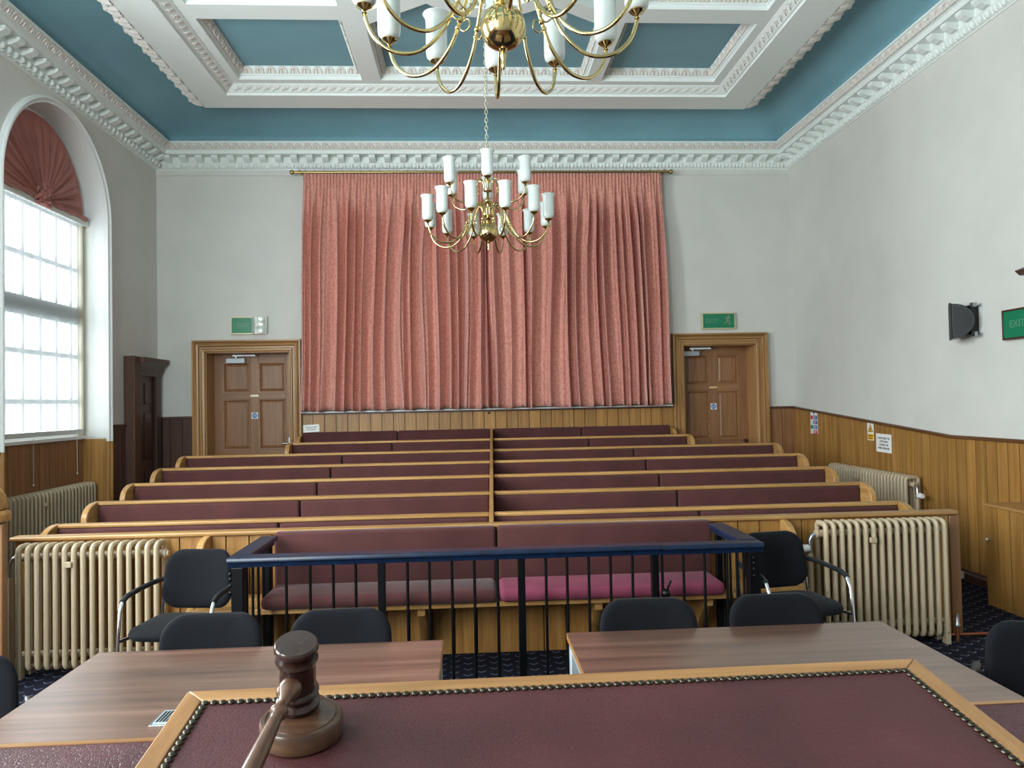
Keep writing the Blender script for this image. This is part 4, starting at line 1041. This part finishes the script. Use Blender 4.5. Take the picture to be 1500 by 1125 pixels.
mr = N(nt, 'ShaderNodeMapRange'); mr.inputs[3].default_value = .45; mr.inputs[4].default_value = .85; nt.links.new(wv.outputs['Fac'], mr.inputs[0])
ma = N(nt, 'ShaderNodeMixShader'); ma.inputs[0].default_value = .35; nt.links.new(dfu.outputs[0], ma.inputs[1]); nt.links.new(gl.outputs[0], ma.inputs[2])
mb_ = N(nt, 'ShaderNodeMixShader'); nt.links.new(mr.outputs[0], mb_.inputs[0]); nt.links.new(tp.outputs[0], mb_.inputs[1]); nt.links.new(ma.outputs[0], mb_.inputs[2])
oo = N(nt, 'ShaderNodeOutputMaterial'); nt.links.new(mb_.outputs[0], oo.inputs[0])
fb = lambda x, z: frame((x, YB, z), (1,0,0), (0,0,1), (0,-1,0))
fr_right = lambda y, z, off=0: frame((XR-off, y, z), (0,-1,0), (0,0,1), (-1,0,0))
exit_sign((-2.92, YB, 2.67), 0, 0, 0, .47, .235, 'green exit sign with a loose glossy cover above the left door', fb(-2.92, 2.79), 'signgold', 0)
exit_sign((3.44, YB, 2.65), 0, 0, 0, .47, .225, 'green exit sign with running figure above the right door', fb(3.44, 2.766), 'signgold', 1)
exit_sign((XR, 5.79, 2.13), 0, 0, 0, .46, .25, 'green exit sign in a dark frame high on the right wall', fr_right(5.785, 2.262), 'darkframe', 2)
def card(nm, lab, cat, fm, W, H, mat):
    m = MB().box(-W/2, W/2, -H/2, H/2, 0, .002); m.v = [tuple(fm @ Vector(p)) for p in m.v]
    s = thing(nm, tuple(fm.translation), lab, cat); m.build('sheet', mat, s); return s
def patch(s, fm, x0, x1, y0, y1, mat, nm, d=.0028):
    m = MB().box(x0, x1, y0, y1, .002, d); m.v = [tuple(fm @ Vector(p)) for p in m.v]; return m.build(nm, mat, s)
fm = fr_right(9.54, 1.366, .021); s = card('fire_action_notice', 'narrow white fire action notice with blue and red blocks on the right wainscot', 'notice', fm, .20, .30, 'white')
patch(s, fm, -.015, .015, .105, .14, 'signblue', 'symbol')
for k, (c1, c2_) in enumerate((('red', 'signblue'), ('offwhite', 'signblue'), ('green', 'discblue'), ('offwhite', 'red'))):
    y = .085-.062*k; patch(s, fm, -.09, -.035, y-.05, y, c1, 'symbol'); patch(s, fm, -.025, .09, y-.05, y, c2_, 'text_block')
    for q in range(3): patch(s, fm, -.015, .07-.01*q, y-.015-.013*q, y-.010-.013*q, 'white', 'text_line', .0034)
fm = fr_right(8.165, 1.30, .021); s = card('caution_sign', 'white and yellow caution sign with a black warning triangle', 'sign', fm, .13, .205, 'white')
def tri(r, cy, mat, nm, d):
    m = MB().prism([(-r*.87, cy-r*.5), (r*.87, cy-r*.5), (0, cy+r)], 'z', .002, d); m.v = [tuple(fm @ Vector(p)) for p in m.v]; m.build(nm, mat, s)
tri(.062, .022, 'ink', 'triangle_border', .0026); tri(.048, .022, 'yellow', 'triangle', .0032)
patch(s, fm, -.058, .058, -.095, -.03, 'yellow', 'text_panel'); text('Caution', .036, 'ink', s, fm @ T(0, -.05, .0035)); patch(s, fm, -.045, .045, -.085, -.075, 'ink', 'text_line', .0034)
zig = MB().prism([(-.012, .035), (.004, .04), (-.002, .018), (.014, .02), (-.006, -.008), (-.002, .01), (-.016, .01)], 'z', .0032, .0038); zig.v = [tuple(fm @ Vector(p)) for p in zig.v]; zig.build('symbol', 'ink', s)
fm = fr_right(7.885, 1.18, .03) @ Matrix.Rotation(-.02, 4, 'Z'); s = card('paper_notice', 'white printed paper notice leaning on the right wainscot', 'notice', fm, .30, .20, 'white')
for k, tx in enumerate(('PLEASE MIND THE', 'STEP WHEN', 'LEAVING THE', 'PUBLIC BENCHES')): text(tx, .029, 'ink', s, fm @ T(0, .052-.036*k, .003))
fm = fb(-2.115, 1.405) @ T(0, 0, .03) @ Matrix.Rotation(.04, 4, 'Z'); s = card('paper_notice', 'small white paper notice propped above the left end of the back pew', 'notice', fm, .215, .10, 'white')
for k, tx in enumerate(('PLEASE KEEP', 'OFF SEATS')): text(tx, .026, 'ink', s, fm @ T(0, .014-.03*k, .003))

# ------------------------------------------------------------------ speaker, canopy, cupboard, left stand, pipe
sp_ = thing('loudspeaker', (XR, 6.35, 2.2), 'black D-shaped loudspeaker bracketed to the right wall', 'loudspeaker')
n = 14; prof = [(4.255, 2.19), (4.255, 2.50)]+[(4.27+.165*math.sin(PI*q/n), 2.345+.152*math.cos(PI*q/n)) for q in range(n+1)]
spm = T(4.40, 6.40, 0) @ Matrix.Rotation(math.radians(-32), 4, 'Z') @ T(-4.36, -6.36, 0)
def spk(m, nm, mat, bv=0):
    m.v = [tuple(spm @ Vector(p)) for p in m.v]; return m.build(nm, mat, sp_, None, bv)
spk(MB().prism(prof, 'y', 6.28, 6.50), 'cabinet', 'blackplastic', .006)
spk(B(4.238, 4.256, 6.275, 6.505, 2.185, 2.505), 'grille', 'black', .003)
spk(MB().prism([(4.27+.14*math.sin(PI*q/n), 2.345+.13*math.cos(PI*q/n)) for q in range(n+1)], 'y', 6.274, 6.281), 'end_cap', 'black')
B(4.42, XR, 6.35, 6.45, 2.22, 2.48).build('bracket', 'black', sp_, None, .004)
MB().box(4.40, 4.44, 6.29, 6.33, 2.46, 2.495).box(4.41, 4.44, 6.29, 6.33, 2.2, 2.24).build('bracket_screw', 'steel', sp_)
cn = thing('wooden_canopy', (XR, 5.0, 2.56), 'corner of a dark and golden wooden canopy jutting from the right wall', 'canopy')
MB().prism([(XR, 2.56), (4.30, 2.56), (4.27, 2.60), (XR, 2.60)], 'y', 4.3, 5.47).build('moulding', 'oak_x', cn, None, .004)
MB().prism([(XR, 2.60), (4.24, 2.60), (4.20, 2.635), (4.26, 2.66), (XR, 2.70)], 'y', 4.3, 5.52).build('cap', 'dark_x', cn, None, .004)
cb = thing('wall_cupboard', (4.3, 5.2, 0), 'low oak boarded cupboard with a brass knob against the right wall', 'cupboard')
CX = 4.14; n = 9; w_ = (5.86-4.6)/n
me = MB().prism([(0, .004), (-.018, .004), (-.018, w_-.004), (0, w_-.004)], 'z', 0, .79).mesh('board', 'oak_z')
for i in range(n): inst('board', me, cb, T(CX+.018, 4.6+i*w_, 0))
B(CX+.018, XR-.045, 4.6, 5.86, 0, .79).build('carcass', 'oak_z', cb); B(CX-.012, XR-.045, 4.6, 5.875, .79, .812).build('top', 'oak_y', cb, None, .005)
MB().lathe([(0, .045), (.012, .043), (.017, .034), (.015, .025), (.007, .02), (.007, 0)], 14, (CX, 5.80, .53), frame((0,0,0), (0,1,0), (0,0,1), (-1,0,0)).to_3x3()).build('knob', 'nailgold', cb, 60)
st_ = thing('stand_panel', (-3.3, 4.78, 0), 'brown wooden stand panel with rounded cap at the left edge of the photo', 'panel')
B(-3.7, -2.865, 4.76, 4.82, 0, 1.02).build('panel', 'brown_z', st_, None, .006)
B(-3.72, -2.852, 4.70, 4.86, 1.02, 1.10).build('base_moulding', 'oak_x', st_, None, .03)
MB().prism([(-3.72, 1.10), (-2.87, 1.10), (-2.875, 1.15), (-2.89, 1.19), (-2.92, 1.23), (-2.97, 1.25), (-3.72, 1.25)], 'y', 4.72, 4.85).build('cap', 'oak_x', st_, None, .01)
tag(MB().tube([(3.30, 5.06, .03), (3.5, 5.08, .022), (4.45, 5.10, .022)], .011, 8).build('floor_pipe', 'copper', None, 60), 'thin copper heating pipe running across the carpet to the right wall', 'pipe')
vv = thing('radiator_valve', (3.31, 5.0, 0), 'small steel valve at the foot of the right front radiator', 'valve')
MB().tube([(3.31, 5.0, .0), (3.31, 5.0, .10)], .014, 8).build('pipe', 'copper', vv, 60); MB().lathe([(.016, .10), (.02, .12), (.012, .13), (.012, .19), (0, .195)], 12, (3.31, 5.0, 0)).build('spindle', 'steel', vv, 50)
sk = thing('socket_box', (4.45, 6.62, .02), 'small white socket box low on the right wall', 'socket')
B(4.425, 4.452, 6.60, 6.68, .02, .085).build('plate', 'white', sk, None, .004)
